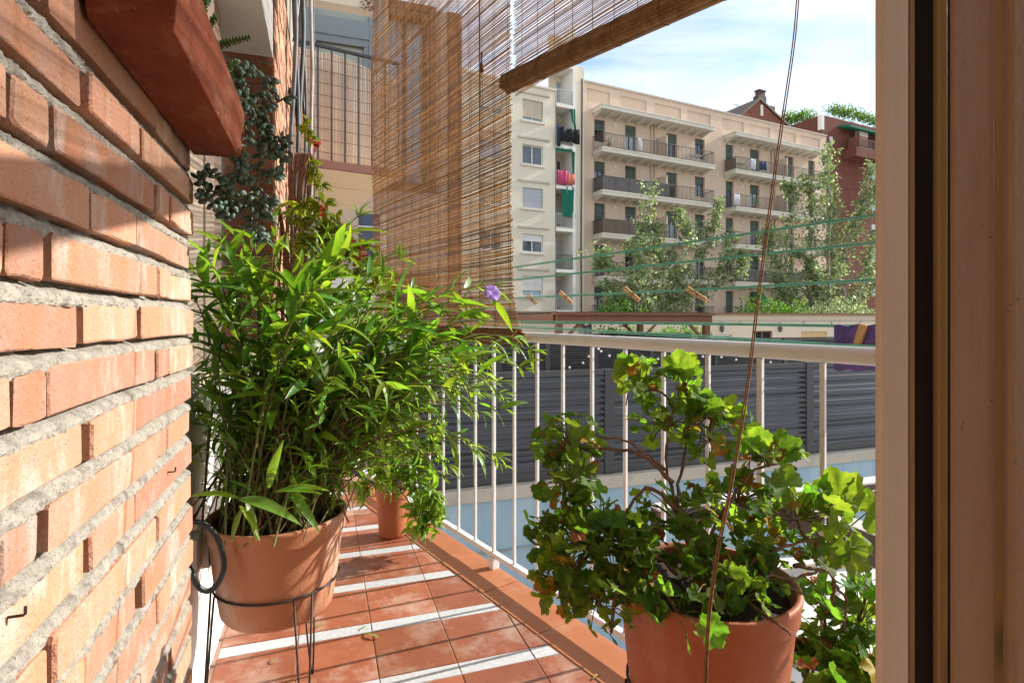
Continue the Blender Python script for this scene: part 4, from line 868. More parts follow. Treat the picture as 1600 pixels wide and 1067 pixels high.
m = MB(); m.tube([on_r(749,-40,BO-0.02),on_r(749,60,BO-0.02),on_r(750,300,BO-0.02),on_r(750,500,BO-0.02)],0.0022,5)
m.build('pull_cord', M['thread'], hb)
m = MB(); p0, p1 = on_r(753,82,BO-0.025), on_r(752,113,BO-0.025); m.tube([p0,p0.lerp(p1,0.4),p1],[0.004,0.003,0.005],8); m.tube([on_r(752,100,BO-0.025),on_r(753,112,BO-0.025)],[0.006,0.010],8); m.build('cord_toggle', M['thread'], hb)
rb_ = thing('rolled_blind', R(1.0,BO,1.85), 'brown reed blind rolled half up, against the sky', 'blind')
zr = lambda t: 1.955-0.085*(t-0.239)
m = MB(); blind_slats(m, 0.262, 2.3, 1.90, 3.06, 0.0066, BO, 0.0044, 0.004)
o = m.build('slats', M['slat'], rb_, fix=False); o['kind'] = 'stuff'
m = MB()
for k in range(22):
    t = 0.31+0.095*k; m.tube([R(t,BO-0.004,z) for z in (1.9,2.3,2.7,3.06)],0.0011,4,cap=False)
m.build('threads', M['thread'], rb_, fix=False)
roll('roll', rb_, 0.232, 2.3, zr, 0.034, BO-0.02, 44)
# loose double twine that holds the roll, hanging in front of the right pot
tw = thing('twine', at(1104,1000,0.80), 'loose brown double twine hanging down in front of the right pot', 'cord')
ctl = [(1249,-40,1.30),(1241,60,1.27),(1226,170,1.23),(1205,310,1.17),(1186,460,1.10),(1168,600,1.02),(1146,740,0.94),(1120,870,0.86),(1106,980,0.81),(1102,1100,0.78)]
for dx in (-1.7, 1.7):
    m = MB(); m.tube(spline([at(x+dx*(1+0.25*math.sin(y*0.02+dx)),y,d) for x, y, d in ctl],6),0.0014,6); m.build('strand', M['twine'], tw, smooth=True)

# ------------------------------------------------------------------ washing lines, pegs, towel
def wire(pts, off, label, r=0.0022, dy=5, group='green washing lines'):
    P = [on_r(x,y,off) for x, y in pts]; d = (P[-1]-P[0]).normalized(); P = [P[0]-d*1.2]+P+[P[-1]+d*0.8]
    t = thing('washing_line', P[1], label, 'washing line', group)
    for k in (0,1):
        m = MB(); m.tube([p+Vector((0,0,k*(0.006 if i < 2 else 0.0035)))+RN*0.004*k for i, p in enumerate(P)], r, 5); m.build('strand', M['green_line'], t)
    return t
wire([(814,417),(1080,379),(1367,337)], 0.30, 'topmost of the green washing lines')
wire([(814,437),(1080,409),(1367,380)], 0.30, 'second green washing line from the top')
wire([(813,466.5),(1120,452),(1367,438)], 0.30, 'third green washing line from the top, with wooden pegs')
wire([(819,504),(1120,507),(1303,510),(1367,511)], 0.30, 'thick green washing line just above the handrail', 0.0028)
wire([(1100,528),(1200,533),(1303,540),(1367,543)], 0.16, 'lowest green washing line, almost touching the handrail', 0.0022)
def peg(px, py, off, ang, L, label, lean=0.3):
    c = on_r(px,py,off); t = thing('clothes_peg', c, label, 'clothes peg', 'wooden clothes pegs')
    ax = (RD*math.cos(ang)+Vector((0,0,-math.sin(ang)))).normalized()
    ax = (ax+RN*lean).normalized(); sd_ = ax.cross(Vector((0,0,1))).normalized(); up = sd_.cross(ax)
    for s in (-1,1):
        m = MB(); q0, q1 = c-ax*L*0.5+up*(s*0.006), c+ax*L*0.5+up*(s*0.0042)
        m.bar(q0,q1,0.010,0.0065,up=up); m.build('jaw', M['peg'], t, bevel=0.001)
    ring = [c+ax*0.004+up*(0.009*math.cos(a))+sd_*(0.007*math.sin(a)) for a in [i*math.pi/6 for i in range(13)]]
    m = MB(); m.tube(ring,0.0012,5); m.build('spring', M['iron'], t)
peg(831,468,0.30,0.9,0.066,'leftmost clothes peg, beside the hanging blind',0.6); peg(884,465,0.30,0.72,0.078,'second clothes peg from the blind'); peg(987,460,0.30,0.72,0.078,'third clothes peg, before the left poplar'); peg(1088,460,0.30,0.62,0.080,'fourth clothes peg, dark brown, left of the twine')
tl = thing('towel', on_r(1335,511,0.22), 'purple towel pegged on the line behind the handrail, right', 'towel')
m = MB(); n = 14; vs = []
for i in range(n+1):
    u = i/n; x = lerp(1303,1420,u)
    for j in range(6):
        v = j/5; p = on_r(x, lerp(508,578,v), 0.23+0.012*math.sin(u*9)+0.006*math.sin(v*5+u*4)); vs.append(p+Vector((0,0,0.003*math.sin(u*23+v*3))))
m.add(vs, [(6*i+j,6*i+6+j,6*i+7+j,6*i+1+j) for i in range(n) for j in range(5)]); o = m.build('cloth', M['towel'], tl, smooth=True); o.modifiers.new('t','SOLIDIFY').thickness = 0.008
c = on_r(1346,526,0.215); t = thing('clothes_peg', c, 'upright clothes peg clipped on the purple towel', 'clothes peg', 'wooden clothes pegs')
for s in (0,1):
    a = RD*(0.009)+Vector((0,0,0.031)); m = MB(); m.bar(c-a+RN*(s*0.011-0.012), c+a+RN*(s*0.013-0.013), 0.016, 0.007, up=RN); m.build('jaw', M['peg'], t, bevel=0.001)

# ------------------------------------------------------------------ window leaf and jamb close to the camera, right
dj = tag(link('door_frame', None), 'painted wooden door frame in shade, filling the right edge', 'door frame')
dj.rotation_euler = (0,0,-TH)
def fx(px, d): return (px-800)/F*d
def member(name, px0, px1, d, th, mat, bev=0.003):
    m = MB(); m.box((fx(px0,d),d,-0.1),(fx(px1,d),d+th,2.4)); return m.build(name, M[mat], dj, local=True, bevel=bev)
member('stile',1377,1421,0.60,0.012,'stile'); member('edge',1421.5,1430,0.606,0.02,'frame_dark',0.001); member('gap',1427,1462,0.612,0.004,'black',0)
member('bead',1466,1482,0.600,0.009,'frame_dark',0.002); member('gap',1478,1496,0.613,0.004,'black',0); member('jamb',1489,1556,0.590,0.006,'jamb',0.003); member('groove',1550,1590,0.605,0.004,'frame_dark',0); member('post',1580,1900,0.580,0.012,'jamb',0.004)

# ------------------------------------------------------------------ planter box on the wall, hooks, hose
bx0, bx1 = 0.62, 1.155
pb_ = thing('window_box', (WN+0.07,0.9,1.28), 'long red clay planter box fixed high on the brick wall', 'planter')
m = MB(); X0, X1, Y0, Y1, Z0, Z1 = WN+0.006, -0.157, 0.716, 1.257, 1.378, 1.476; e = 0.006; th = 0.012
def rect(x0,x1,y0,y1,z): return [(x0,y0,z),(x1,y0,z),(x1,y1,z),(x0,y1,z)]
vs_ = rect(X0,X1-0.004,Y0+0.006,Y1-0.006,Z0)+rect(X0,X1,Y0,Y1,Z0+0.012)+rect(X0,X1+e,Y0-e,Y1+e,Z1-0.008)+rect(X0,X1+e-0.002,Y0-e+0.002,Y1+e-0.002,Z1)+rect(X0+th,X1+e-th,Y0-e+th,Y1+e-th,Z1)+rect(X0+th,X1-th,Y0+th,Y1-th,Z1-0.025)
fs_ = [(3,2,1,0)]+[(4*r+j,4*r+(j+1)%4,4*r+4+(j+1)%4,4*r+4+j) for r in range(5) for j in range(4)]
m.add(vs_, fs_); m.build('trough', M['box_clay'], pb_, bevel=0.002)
MB().box((X0+th,Y0+th-0.002,Z1-0.026),(X1-th+0.002,Y1-th+0.002,Z1-0.018)).build('soil', M['soil'], pb_)
for (hx_, hy_, lab) in ((27,962,'bent nail hook low on the brick wall, far left'),(268,737,'small bent hook in the brick wall beside the leafy plant')):
    p = on_n(hx_,hy_,WN+0.004); k = p.length/1.0
    m = MB(); m.tube([p+Vector((-0.02,0,0)),p+Vector((0.004,0,0)),p+Vector((0.006,-0.001,0.0015)),p+Vector((0.0065,-0.002,0.008))],0.0013,7)
    tag(m.build('wall_hook', M['iron']), lab, 'hook', 'nail hooks in the wall')
hs_ = thing('hose', at(330,870,1.42), 'loop of black rubber hose beside the left pot', 'hose')
m = MB(); m.tube(spline([at(280,824,1.24),at(300,815,1.24),at(325,822,1.26),at(343,848,1.27),at(350,885,1.27),at(340,912,1.26),at(324,923,1.25),at(308,914,1.24),at(299,893,1.24),at(288,875,1.26)],7),0.0062,10); m.build('hose_loop', M['rubber'], hs_, smooth=True)
jb = thing('socket_box', at(320,855,1.5), 'grey beige plastic socket box behind the black hose', 'socket')
a = at(311,862,1.36); MB().box((-0.322,a.y-0.045,a.z-0.04),(a.x+0.004,a.y+0.03,a.z+0.045)).build('box', M['plastic'], jb, bevel=0.006)
m = MB(); c = at(329,852,1.40); ring = [c+Vector((0.0,0.026*math.cos(t),0.055*math.sin(t))) for t in [i*math.pi/10 for i in range(20)]]; m.prism(ring,(-0.03,0,0)); m.build('cover', M['plastic'], jb, bevel=0.004)

# cables and pipe on the far wall
cb = thing('cable_bundle', on_n(462,250,-0.2), 'bundle of grey cables running up the far brick wall', 'cables')
for i, (x, mt, r) in enumerate([(458,'cable_b',0.016),(462,'cable_b',0.012),(466,'rubber',0.012),(470,'cable_b',0.016),(474,'cable_b',0.010),(477,'rubber',0.010)]):
    m = MB(); n_ = -0.205+0.012*i; s_ = 4.25+0.03*i
    xs = on_s(x,200,s_).x
    m.tube(spline([(xs+0.02*math.sin(i*2+k*1.3),s_+0.01*math.sin(k),0.6+0.42*k) for k in range(8)],4), r, 7); m.build('cable', M[mt], cb, smooth=True)
m = MB(); p = on_s(486,200,4.4); m.tube([(p.x,4.4,0.3),(p.x+0.01,4.4,1.6),(p.x-0.006,4.4,2.2),(p.x+0.008,4.4,2.9),(p.x-0.006,4.4,3.6)],0.013,9)
tag(m.build('drain_pipe', M['cable_w'], smooth=True), 'thin white pipe beside the grey cables on the far wall', 'pipe')
m = MB(); m.tube([on_s(490,-30,4.3),on_s(491,150,4.3),on_s(492,240,4.3),on_s(500,380,4.3)],0.003,5); tag(m.build('hanging_wire', M['cable_w']), 'thin pale wire hanging in front of the reed screen', 'wire')

# ------------------------------------------------------------------ pots and stands
def pot(name, c, r, h, label, mat='pot', seg=48):
    """c = centre of the rim"""
    t = thing(name, (c[0],c[1],c[2]-h), label, 'pot'); z = -h; b = r*0.80
    prof = [(0.0,z),(b*0.93,z),(b,z+0.012),(b+(r-b)*0.42,z+h*0.40),(r*0.935,z+h*0.72),(r*0.955,-0.050),(r*0.985,-0.045),(r*0.992,-0.040),(r*1.0,-0.014),(r*1.015,-0.009),(r*1.015,-0.003),(r*0.995,0.0),(r*0.955,-0.001),(r*0.93,-0.012),(r*0.89,-0.05)]
    MB().lathe(prof, c, seg).build('body', M[mat], t, smooth=True)
    m = MB(); n = 30; vs = [Vector(c)+Vector((0,0,-0.018))]
    for k in (1,2,3): vs += [Vector(c)+Vector((r*0.91*k/3*math.cos(2*math.pi*j/n),r*0.91*k/3*math.sin(2*math.pi*j/n),-0.028+U(-0.008,0.008))) for j in range(n)]
    fs = [(0,1+j,1+(j+1)%n) for j in range(n)]+[(1+k*n+j,1+(k+1)*n+j,1+(k+1)*n+(j+1)%n,1+k*n+(j+1)%n) for k in (0,1) for j in range(n)]
    m.add(vs, fs); m.build('soil', M['soil'], t, smooth=True); return t
def stand(c, r, zr_, label, angs):
    t = thing('plant_stand', (c[0],c[1],0), label, 'plant stand')
    ring = [Vector((c[0]+r*math.cos(a),c[1]+r*math.sin(a),zr_)) for a in [2*math.pi*i/40 for i in range(41)]]
    MB().tube(ring,0.0030,7,cap=False).build('ring', M['iron'], t, smooth=True)
    for a in angs:
        def q(an, rr, z): return Vector((c[0]+rr*math.cos(an),c[1]+rr*math.sin(an),z))
        m = MB(); m.tube([q(a-0.12,r+0.004,zr_),q(a-0.05,r+0.02,0.10),q(a-0.012,r+0.026,0.005),q(a+0.012,r+0.026,0.005),q(a+0.06,r+0.02,0.10),q(a+0.17,r+0.004,zr_)],0.0027,7); m.build('leg', M['iron'], t, smooth=True)
P1 = Vector((-0.112,1.590,0.545)); R1 = 0.172; pot('plant_pot', P1, R1, 0.250, 'pale terracotta pot in a wire stand, left')
va = math.atan2(-P1.y,-P1.x)
stand(P1, 0.153, 0.375, 'black wire plant stand holding the left pot', [va+0.34,va-1.35,va+2.6])
P2 = Vector((0.680,0.876,0.568)); R2 = 0.163; pot('plant_pot', P2, R2, 0.27, 'red terracotta pot holding the geranium, right foreground', 'pot_dark')
vb = math.atan2(-P2.y,-P2.x); stand(P2, 0.143, 0.372, 'black wire plant stand under the right foreground pot', [vb-1.15,vb+0.9,vb+2.4,vb-2.6])
p3 = on_z(613,836,0.0); P3 = Vector((p3.x,p3.y,0.235)); pot('plant_pot', P3, 0.080, 0.233, 'small terracotta pot on the floor at the far end', 'pot_dark', 32)
P4 = at(1318,1150,1.15); pot('plant_pot', (P4.x,P4.y,0.22), 0.13, 0.215, 'terracotta pot of the second geranium, below the right edge', 'pot')
p5 = Vector((-0.10,3.55,0.36)); pot('plant_pot', p5, 0.15, 0.355, 'terracotta pot of the flowering vine, hidden behind the leafy plant', 'pot')
p6 = Vector((-0.15,2.45,0.30)); pot('plant_pot', p6, 0.13, 0.295, 'terracotta pot behind the left pot, hidden by leaves', 'pot')
# ------------------------------------------------------------------ plants
CAM = Vector((0,0,EYE))
def mesh_from(vs, fs, name, mat):
    me = bpy.data.meshes.new(name); me.from_pydata([tuple(v) for v in vs], [], fs); me.materials.append(M[mat]); me.polygons.foreach_set('use_smooth',[True]*len(fs)); me.update(); return me
class Leaf:
    def __init__(s, vs, fs, name, mat): s.v = np.array([tuple(v) for v in vs]); s.f = fs; s.mat = mat; s.me = mesh_from(vs, fs, name, mat)
def lance(w=0.115, droop=0.25, fold=0.35, mat='leaf', n=6, curl=0.0):
    vs = []; fs = []
    for i in range(n+1):
        y = i/n; ww = w*(math.sin(math.pi*min(1,y*0.93+0.07))**0.85)*(1.25-0.5*y); z = -droop*y*y+0.06*math.sin(y*3.1); x0 = curl*y*y
        vs += [(x0-ww,y,z+fold*ww),(x0,y,z),(x0+ww,y,z+fold*ww)]
    for i in range(n): a = 3*i; fs += [(a,a+1,a+4,a+3),(a+1,a+2,a+5,a+4)]
    return Leaf(vs, fs, 'leaf', mat)
def fan(mat='gleaf', cup=0.25, rip=0.07, seed=0, lobes=5, spread=2.55):
    rg = random.Random(seed); vs = [(0,0,0)]; n = 36; mid = []
    for k in range(n+1):
        a = -spread+2*spread*k/n; lob = abs(math.cos(a*lobes/ (2*spread)*math.pi)) ; r = 0.74+0.20*lob+0.038*(1 if k % 2 else -1)+rg.uniform(-0.02,0.02)
        r *= 1-0.18*(abs(a)/spread)**2
        z = cup*r*r*(0.6+0.4*math.cos(a))+rip*math.sin(a*5+seed)
        vs.append((r*math.sin(a),r*math.cos(a)+0.0,z))
    for k in range(n+1):
        a = -spread+2*spread*k/n; vs.append((0.5*math.sin(a),0.5*math.cos(a),cup*0.25*0.6+rip*0.5*math.sin(a*5+seed)+0.03*math.cos(a*lobes/spread*math.pi)))
    fs = [(0,n+2+k,n+3+k) for k in range(n)]+[(n+2+k,1+k,2+k,n+3+k) for k in range(n)]
    return Leaf(vs, fs, 'leaf', mat)
def bead(mat='succ'):
    m = MB(); m.ball((0,0.5,0),(0.29,0.5,0.24),8,6); return Leaf(m.v, m.f, 'leaf', mat)
def frame_mat(p, d, nrm, L):
    y = Vector(d).normalized(); z = Vector(nrm); z = z-y*z.dot(y)
    if z.length < 1e-3: z = y.orthogonal()
    z.normalize(); x = y.cross(z); return Matrix(((x.x*L,y.x*L,z.x*L,p[0]),(x.y*L,y.y*L,z.y*L,p[1]),(x.z*L,y.z*L,z.z*L,p[2]),(0,0,0,1)))
def put_leaves(par, items, maxobj=300, name='leaf'):
    """items: (Leaf, pos, dir, normal, length); the largest in view become single objects, the rest one mesh"""
    base = wloc(par); items = sorted(items, key=lambda i: -i[4]/max(0.3,(Vector(i[1])-CAM).length))
    for lf, p, d, nn, L_ in items[:maxobj]:
        o = link(name, lf.me, par); mt = frame_mat(Vector(p)-base, d, nn, L_); o.matrix_basis = mt
    rest = items[maxobj:]
    if rest:
        mats = []; V_ = []; F_ = []; MI = []; b = 0
        for lf, p, d, nn, L_ in rest:
            if lf.mat not in mats: mats.append(lf.mat)
            A = np.array(frame_mat(Vector(p)-base, d, nn, L_)); V_.append(lf.v@A[:3,:3].T+A[:3,3]); F_ += [tuple(i+b for i in f) for f in lf.f]; MI += [mats.index(lf.mat)]*len(lf.f); b += len(lf.v)
        me = bpy.data.meshes.new('foliage'); me.from_pydata(np.concatenate(V_).tolist(), [], F_)
        for k in mats: me.materials.append(M[k])
        me.polygons.foreach_set('material_index', MI); me.polygons.foreach_set('use_smooth',[True]*len(F_)); me.update()
        o = link('foliage', me, par); o['kind'] = 'stuff'
def rv(s=1.0): return Vector((random.gauss(0,s),random.gauss(0,s),random.gauss(0,s)))

# --- the big long-leaved plant in the left pot
L_lan = [lance(0.095,0.10,0.3), lance(0.09,0.26,0.42,curl=0.06), lance(0.105,0.06,0.22,curl=-0.05), lance(0.085,0.38,0.3,curl=0.04), lance(0.095,-0.08,0.4,curl=0.05), lance(0.12,0.18,0.3,curl=-0.04)]
L_you = [lance(0.09,0.08,0.4,'leaf_y'), lance(0.10,0.22,0.35,'leaf_y',curl=0.05)]
ru = thing('leafy_plant', P1+Vector((0,0,-0.03)), 'tall bushy plant with long narrow leaves in the left pot', 'plant')
env = [(285,490),(330,465),(400,450),(480,440),(540,440),(600,470),(640,490),(700,515),(770,520),(800,545),(840,580)]
def ytop(x):
    for (a,b),(c,d) in zip(env[:-1],env[1:]):
        if a <= x <= c: return lerp(b,d,(x-a)/(c-a))
    return 600
tips = []
for i in range(66):
    x = U(292,615); y0 = ytop(x); y = y0+(700-y0)*random.random()**1.2; tips.append((x,y,U(1.28,1.95)))
for i in range(50):
    x = U(585,790); y0 = ytop(x)+10; y = y0+(735-y0)*random.random()**1.1; tips.append((x,y,U(1.45,1.95)))
tips += [(835,548,1.75),(820,575,1.75),(775,468,1.72),(720,495,1.7),(790,640,1.7),(740,700,1.6),(690,740,1.6),(655,470,1.7),(600,420,1.75),(545,365,1.7),(548,400,1.6),(345,405,1.45),(300,470,1.38),(318,455,1.40),(395,385,1.55),(430,400,1.5),(770,600,1.75),(665,640,1.5),(700,560,1.6),(625,700,1.5)]
heroes = [(322,398,1.42),(300,425,1.36),(352,380,1.45),(398,372,1.55),(428,345,1.5),(452,395,1.45),(505,372,1.6),(562,335,1.62),(540,385,1.55),(590,400,1.7),(628,402,1.72),(648,452,1.7),(690,462,1.72),(724,480,1.72),(772,450,1.74),(748,500,1.7),(812,530,1.76),(836,552,1.76),(470,415,1.42),(372,420,1.40),(610,455,1.6),(580,430,1.5)]
items = []; stems = MB(); woody = MB()
for (x, y, d) in tips+heroes:
    hero = (x, y, d) in heroes
    tip = at(x,y,d); b = P1+Vector((random.gauss(0,0.055),random.gauss(0,0.055),-0.02))
    tip.x = max(tip.x, WN-0.03 if tip.y < 1.35 else -0.30)
    h = max(0.25, tip.z-b.z); lat = Vector((tip.x-b.x,tip.y-b.y,0)); out = lat.length
    ctl = b+lat*U(0.22,0.42)+Vector((0,0,h*(U(0.6,0.75) if hero else U(0.75,0.95))+out*0.30)); n = 16; sp = bez(b,ctl,tip,n); ln = sum((sp[i+1]-sp[i]).length for i in range(n-1))
    stems.tube(sp,[0.0032*(1-0.6*i/n) for i in range(n)],5,cap=False); ph = U(0,6.28)
    nodes = max(5,int(ln*0.72/0.054))
    for k in range(nodes):
        u = 0.28+0.70*k/(nodes-1); i = min(n-2,int(u*(n-1))); p = sp[i].lerp(sp[i+1],u*(n-1)-i); tg = (sp[i+1]-sp[i]).normalized()
        s1 = tg.orthogonal().normalized(); a = ph+k*1.57+U(-0.3,0.3)
        for s in (0,math.pi):
            if random.random() < 0.22: continue
            q = Matrix.Rotation(a+s,3,tg)@s1; dr = (q*1.0+tg*(0.55+0.5*u)+Vector((0,0,U(-0.45,0.10)))+rv(0.14)).normalized()
            L_ = (1.12 if hero and u > 0.5 else 1.0)*(U(0.045,0.10) if random.random() > 0.12 else U(0.11,0.15))*(0.65+0.55*math.sin(math.pi*min(1,u*0.9)))*(0.85 if y > 600 else 1.0)
            items.append((random.choice(L_lan if (random.random() > 0.08+0.30*(u > 0.9)) else L_you), p, dr, Vector((0.15,-0.1,1))+tg*0.2+rv(0.40), L_))
    for k in range(3): items.append((random.choice(L_you), tip, ((sp[-1]-sp[-3]).normalized()+rv(0.35)), Vector((0,0,1))+rv(0.4), U(0.03,0.06)))
# thin brown stems and small leaves that fill the lower half
for k in range(300):
    b = P1+Vector((random.gauss(0,0.075),random.gauss(0,0.075),-0.02)); x = U(292,690); y = U(540,775) if x < 560 else U(540,735); tip = at(x,y,U(1.32,1.85)); tip.x = max(tip.x,-0.30); sp = bez(b,b.lerp(tip,0.5)+Vector((0,0,0.10)),tip,8)
    (woody if k % 2 else stems).tube(sp,[0.0020*(1-0.08*i) for i in range(8)],4,cap=False)
    for j in range(9):
        i = random.randint(1,7); dr = rv(1)+Vector((0,0,0.35)); items.append((random.choice(L_lan), sp[i], dr, Vector((0,0,1))+rv(0.5), U(0.022,0.06)))
# the low sprig that leans out over the rim towards the camera
sp = bez(P1+Vector((0.02,-0.06,-0.02)), at(440,790,1.36), at(372,778,1.26), 12); stems.tube(sp,0.003,6)
for (x, y, d, L_, tx, ty) in [(372,778,1.26,0.125,292,772),(376,780,1.26,0.11,470,800),(385,785,1.27,0.09,400,845),(374,790,1.26,0.075,408,842),(430,768,1.30,0.10,500,770),(420,762,1.30,0.12,440,690),(395,772,1.28,0.08,362,745),(440,765,1.31,0.10,512,765),(455,770,1.32,0.10,500,830),(378,795,1.26,0.085,360,848)]:
    p = at(x,y,d); dr = at(tx,ty,d-0.02)-p; items.append((random.choice(L_lan[:3]+L_you[:1]), p, dr, Vector((0,-0.35,1))+rv(0.15), dr.length*1.02))
stems.build('stems', M['stem'], ru, smooth=True, fix=False); woody.build('woody_stems', M['wood_stem'], ru, smooth=True, fix=False)
put_leaves(ru, items, 300)
fc = at(769,458,1.70); fl = MB()
for k in range(5):
    a = 2*math.pi*k/5+0.3; up = Vector((0.1,-0.75,0.35)).normalized(); e1 = up.orthogonal().normalized(); e2 = up.cross(e1)
    d = e1*math.cos(a)+e2*math.sin(a); sd_ = up.cross(d); vs = [fc]
    for u, wv, hh in ((0.35,0.25,0.10),(0.75,0.55,0.16),(1.0,0.45,0.05)):
        for s in (-1,-0.4,0.4,1): vs.append(fc+(d*(u*(1-0.12*abs(s)))+sd_*(wv*s)+up*(hh+0.10*math.sin(s*5+k)))*0.028)
    fl.add(vs,[(0,1,2),(0,2,3),(0,3,4),(1,5,6,2),(2,6,7,3),(3,7,8,4),(5,9,10,6),(6,10,11,7),(7,11,12,8)])
o = fl.build('flower', M['purple_petal'], ru, smooth=True, fix=False); o['label'] = 'single mauve flower at the top right of the plant'

# --- geraniums
G = [fan('gleaf',0.22,0.07,1), fan('gleaf',0.10,0.11,2), fan('gleaf',-0.15,0.10,3), fan('gleaf',0.35,0.06,4), fan('gleaf',0.05,0.08,9), fan('gleaf',0.45,0.07,10)]
GY = [fan('gleaf_y',0.2,0.10,5), fan('gleaf_y',-0.2,0.12,6)]; GD = [fan('gleaf_d',0.7,0.25,7), fan('gleaf_d',-0.6,0.25,8)]
def geranium(name, label, base, cl, branches, big, group=None, yfrac=0.11):
    t = thing(name, base, label, 'plant', group); wood = MB(); pet = MB(); items = []; anchors = []
    for br_ in branches:
        pts = [at(*q) for q in br_]; sp = spline(pts,5); n = len(sp); r0 = 0.0044 if len(br_) > 3 else 0.0034
        sp = [p+rv(0.0022) for p in sp]; wood.tube(sp,[r0*(1-0.55*i/n)*(1+0.18*math.sin(i*1.7)) for i in range(n)],7); anchors += sp[n//3:]
    for (x, y, rx, ry, d, n) in cl:
        c = at(x,y,d); k_ = d/F; hub = min(anchors, key=lambda a: (a-c).length); wood.tube(bez(hub,hub.lerp(c,0.5)+rv(0.012),c-Vector((0,0,0.015)),6),[0.0038,0.0036,0.0034,0.003,0.0028,0.0024],6)
        for j in range(n):
            a = U(0,6.28); rr = math.sqrt(random.random()); p = c+Vector((CT,-ST,0))*(rx*k_*rr*math.cos(a))+Vector((0,0,1))*(-ry*k_*rr*math.sin(a))+Vector((ST,CT,0))*random.gauss(0,0.5*rx*k_+0.012)
            st = c+(p-c)*U(0.05,0.3)+Vector((0,0,-0.012)); pet.tube(bez(st,st.lerp(p,0.5)+Vector((0,0,0.012)),p,5),0.0011,4,cap=False)
            f = random.random(); lf = random.choice(GD) if f < yfrac*0.4 else (random.choice(GY) if f < yfrac else random.choice(G))
            nr_ = (Vector((0.45,-0.10,0.75))+(p-c)*6+rv(0.50)).normalized(); dd = (p-c)*8+rv(0.5)+Vector((0,0,-0.25))
            items.append((lf, p, dd, nr_, big*U(0.5,1.12)*(0.7 if lf in GD else 1)))
    for (x, y, d, tx, ty, L_) in HERO if name == 'geranium' and group == 'geraniums' and 'bare' in label else []:
        p = at(x,y,d); dr = at(tx,ty,d)-p; items.append((G[0], p, dr, Vector((-0.35,-0.75,0.55)), L_)); pet.tube([p,p-dr.normalized()*0.05+Vector((0,0,-0.02))],0.0014,5)
    wood.build('woody_stems', M['wood_stem'], t, smooth=True, fix=False); pet.build('leaf_stalks', M['stem'], t, smooth=True, fix=False); put_leaves(t, items, 300); return t
HERO = [(1310,772,1.10,1345,740,0.058),(1300,770,1.12,1268,715,0.050),(1175,690,1.15,1180,660,0.046),(1220,700,1.15,1250,690,0.045),(1330,860,1.1,1345,880,0.05),(1100,640,1.2,1110,580,0.05),(985,585,1.25,990,560,0.05),(1230,760,1.1,1200,735,0.05),(1290,850,1.08,1310,900,0.05),(1270,790,1.1,1260,750,0.045),(1355,800,1.1,1380,790,0.05),(1060,575,1.22,1060,560,0.045)]
cl = [(890,690,52,44,1.15,34),(885,750,42,36,1.10,22),(915,845,62,46,1.05,44),(965,905,45,38,0.99,20),(872,905,34,40,1.06,20),(930,930,50,34,1.02,18),(850,840,26,36,1.08,14),(1000,598,42,36,1.25,26),(1070,590,34,28,1.25,12),(1035,655,55,36,1.22,26),(1110,680,45,36,1.20,22),(1180,705,40,28,1.15,14),(1095,635,36,28,1.2,14),(1145,650,30,24,1.2,9),(1235,715,26,20,1.15,5),
      (1150,775,70,42,1.12,40),(1245,800,58,44,1.10,30),(1312,775,28,30,1.10,5),(1322,845,26,26,1.10,6),(1060,800,60,34,1.10,26),(1000,825,45,36,1.06,22),(1090,865,55,34,1.02,20),(1185,850,55,36,1.06,26),(1270,860,35,26,1.08,10),(1060,945,45,24,0.92,10),(1160,925,42,34,0.95,12),(1010,920,32,28,0.95,14),(1110,895,60,28,0.97,22),(1205,895,40,26,1.0,12),(955,975,14,12,0.98,2),(985,860,35,30,1.0,12),(940,800,40,28,1.08,14)]
brs = [[(1110,955,1.0),(1085,870,1.03),(1058,790,1.08),(1040,715,1.13),(1050,640,1.19),(1030,610,1.23)],[(1050,755,1.1),(1000,708,1.12),(925,704,1.14),(895,700,1.15)],[(1045,735,1.11),(985,692,1.13),(925,678,1.15)],[(1065,800,1.07),(1010,762,1.08),(968,825,1.06),(940,838,1.05)],
       [(1090,880,1.02),(1130,800,1.07),(1180,735,1.12),(1230,725,1.15)],[(1050,690,1.15),(1090,660,1.18),(1130,655,1.2)],[(1130,930,0.98),(1190,870,1.03),(1235,850,1.05),(1285,842,1.08),(1320,850,1.1)],[(1110,940,1.0),(1180,905,0.98),(1245,900,1.02),(1290,888,1.06)],[(1240,885,1.04),(1290,892,1.06),(1306,925,1.06),(1290,958,1.05)],[(1300,912,1.06),(1322,935,1.07),(1318,985,1.06)],
       [(1160,935,0.96),(1205,965,0.9),(1238,990,0.86)],[(1070,930,0.98),(1010,890,0.98),(972,905,0.98),(958,945,0.97)],[(1060,900,1.0),(1000,850,1.03),(950,845,1.05)],[(960,832,1.06),(930,800,1.08),(900,765,1.1)],[(1080,850,1.03),(1060,770,1.1),(1072,700,1.17),(1075,620,1.23)]]
geranium('geranium', 'leggy geranium with bare woody stems in the red pot', P2+Vector((0,0,-0.03)), [(x,y,rx,ry,dd_,int(n_*(1.6 if x < 1000 else 1.25))) for x,y,rx,ry,dd_,n_ in cl], brs, 0.0275, 'geraniums')
cl2 = [(1290,935,45,34,1.22,18),(1300,1000,52,46,1.16,34),(1345,960,40,45,1.2,24),(1265,1045,40,36,1.1,16),(1335,1050,55,40,1.12,26),(1245,1010,18,30,1.15,10),(1350,900,24,20,1.2,8),(1310,1040,50,40,1.1,20)]
b2 = [[(1318,1140,1.15),(1310,1060,1.15),(1295,1000,1.16),(1290,940,1.2)],[(1320,1140,1.15),(1340,1040,1.15),(1345,970,1.18)],[(1318,1140,1.15),(1275,1070,1.12),(1260,1040,1.1)]]
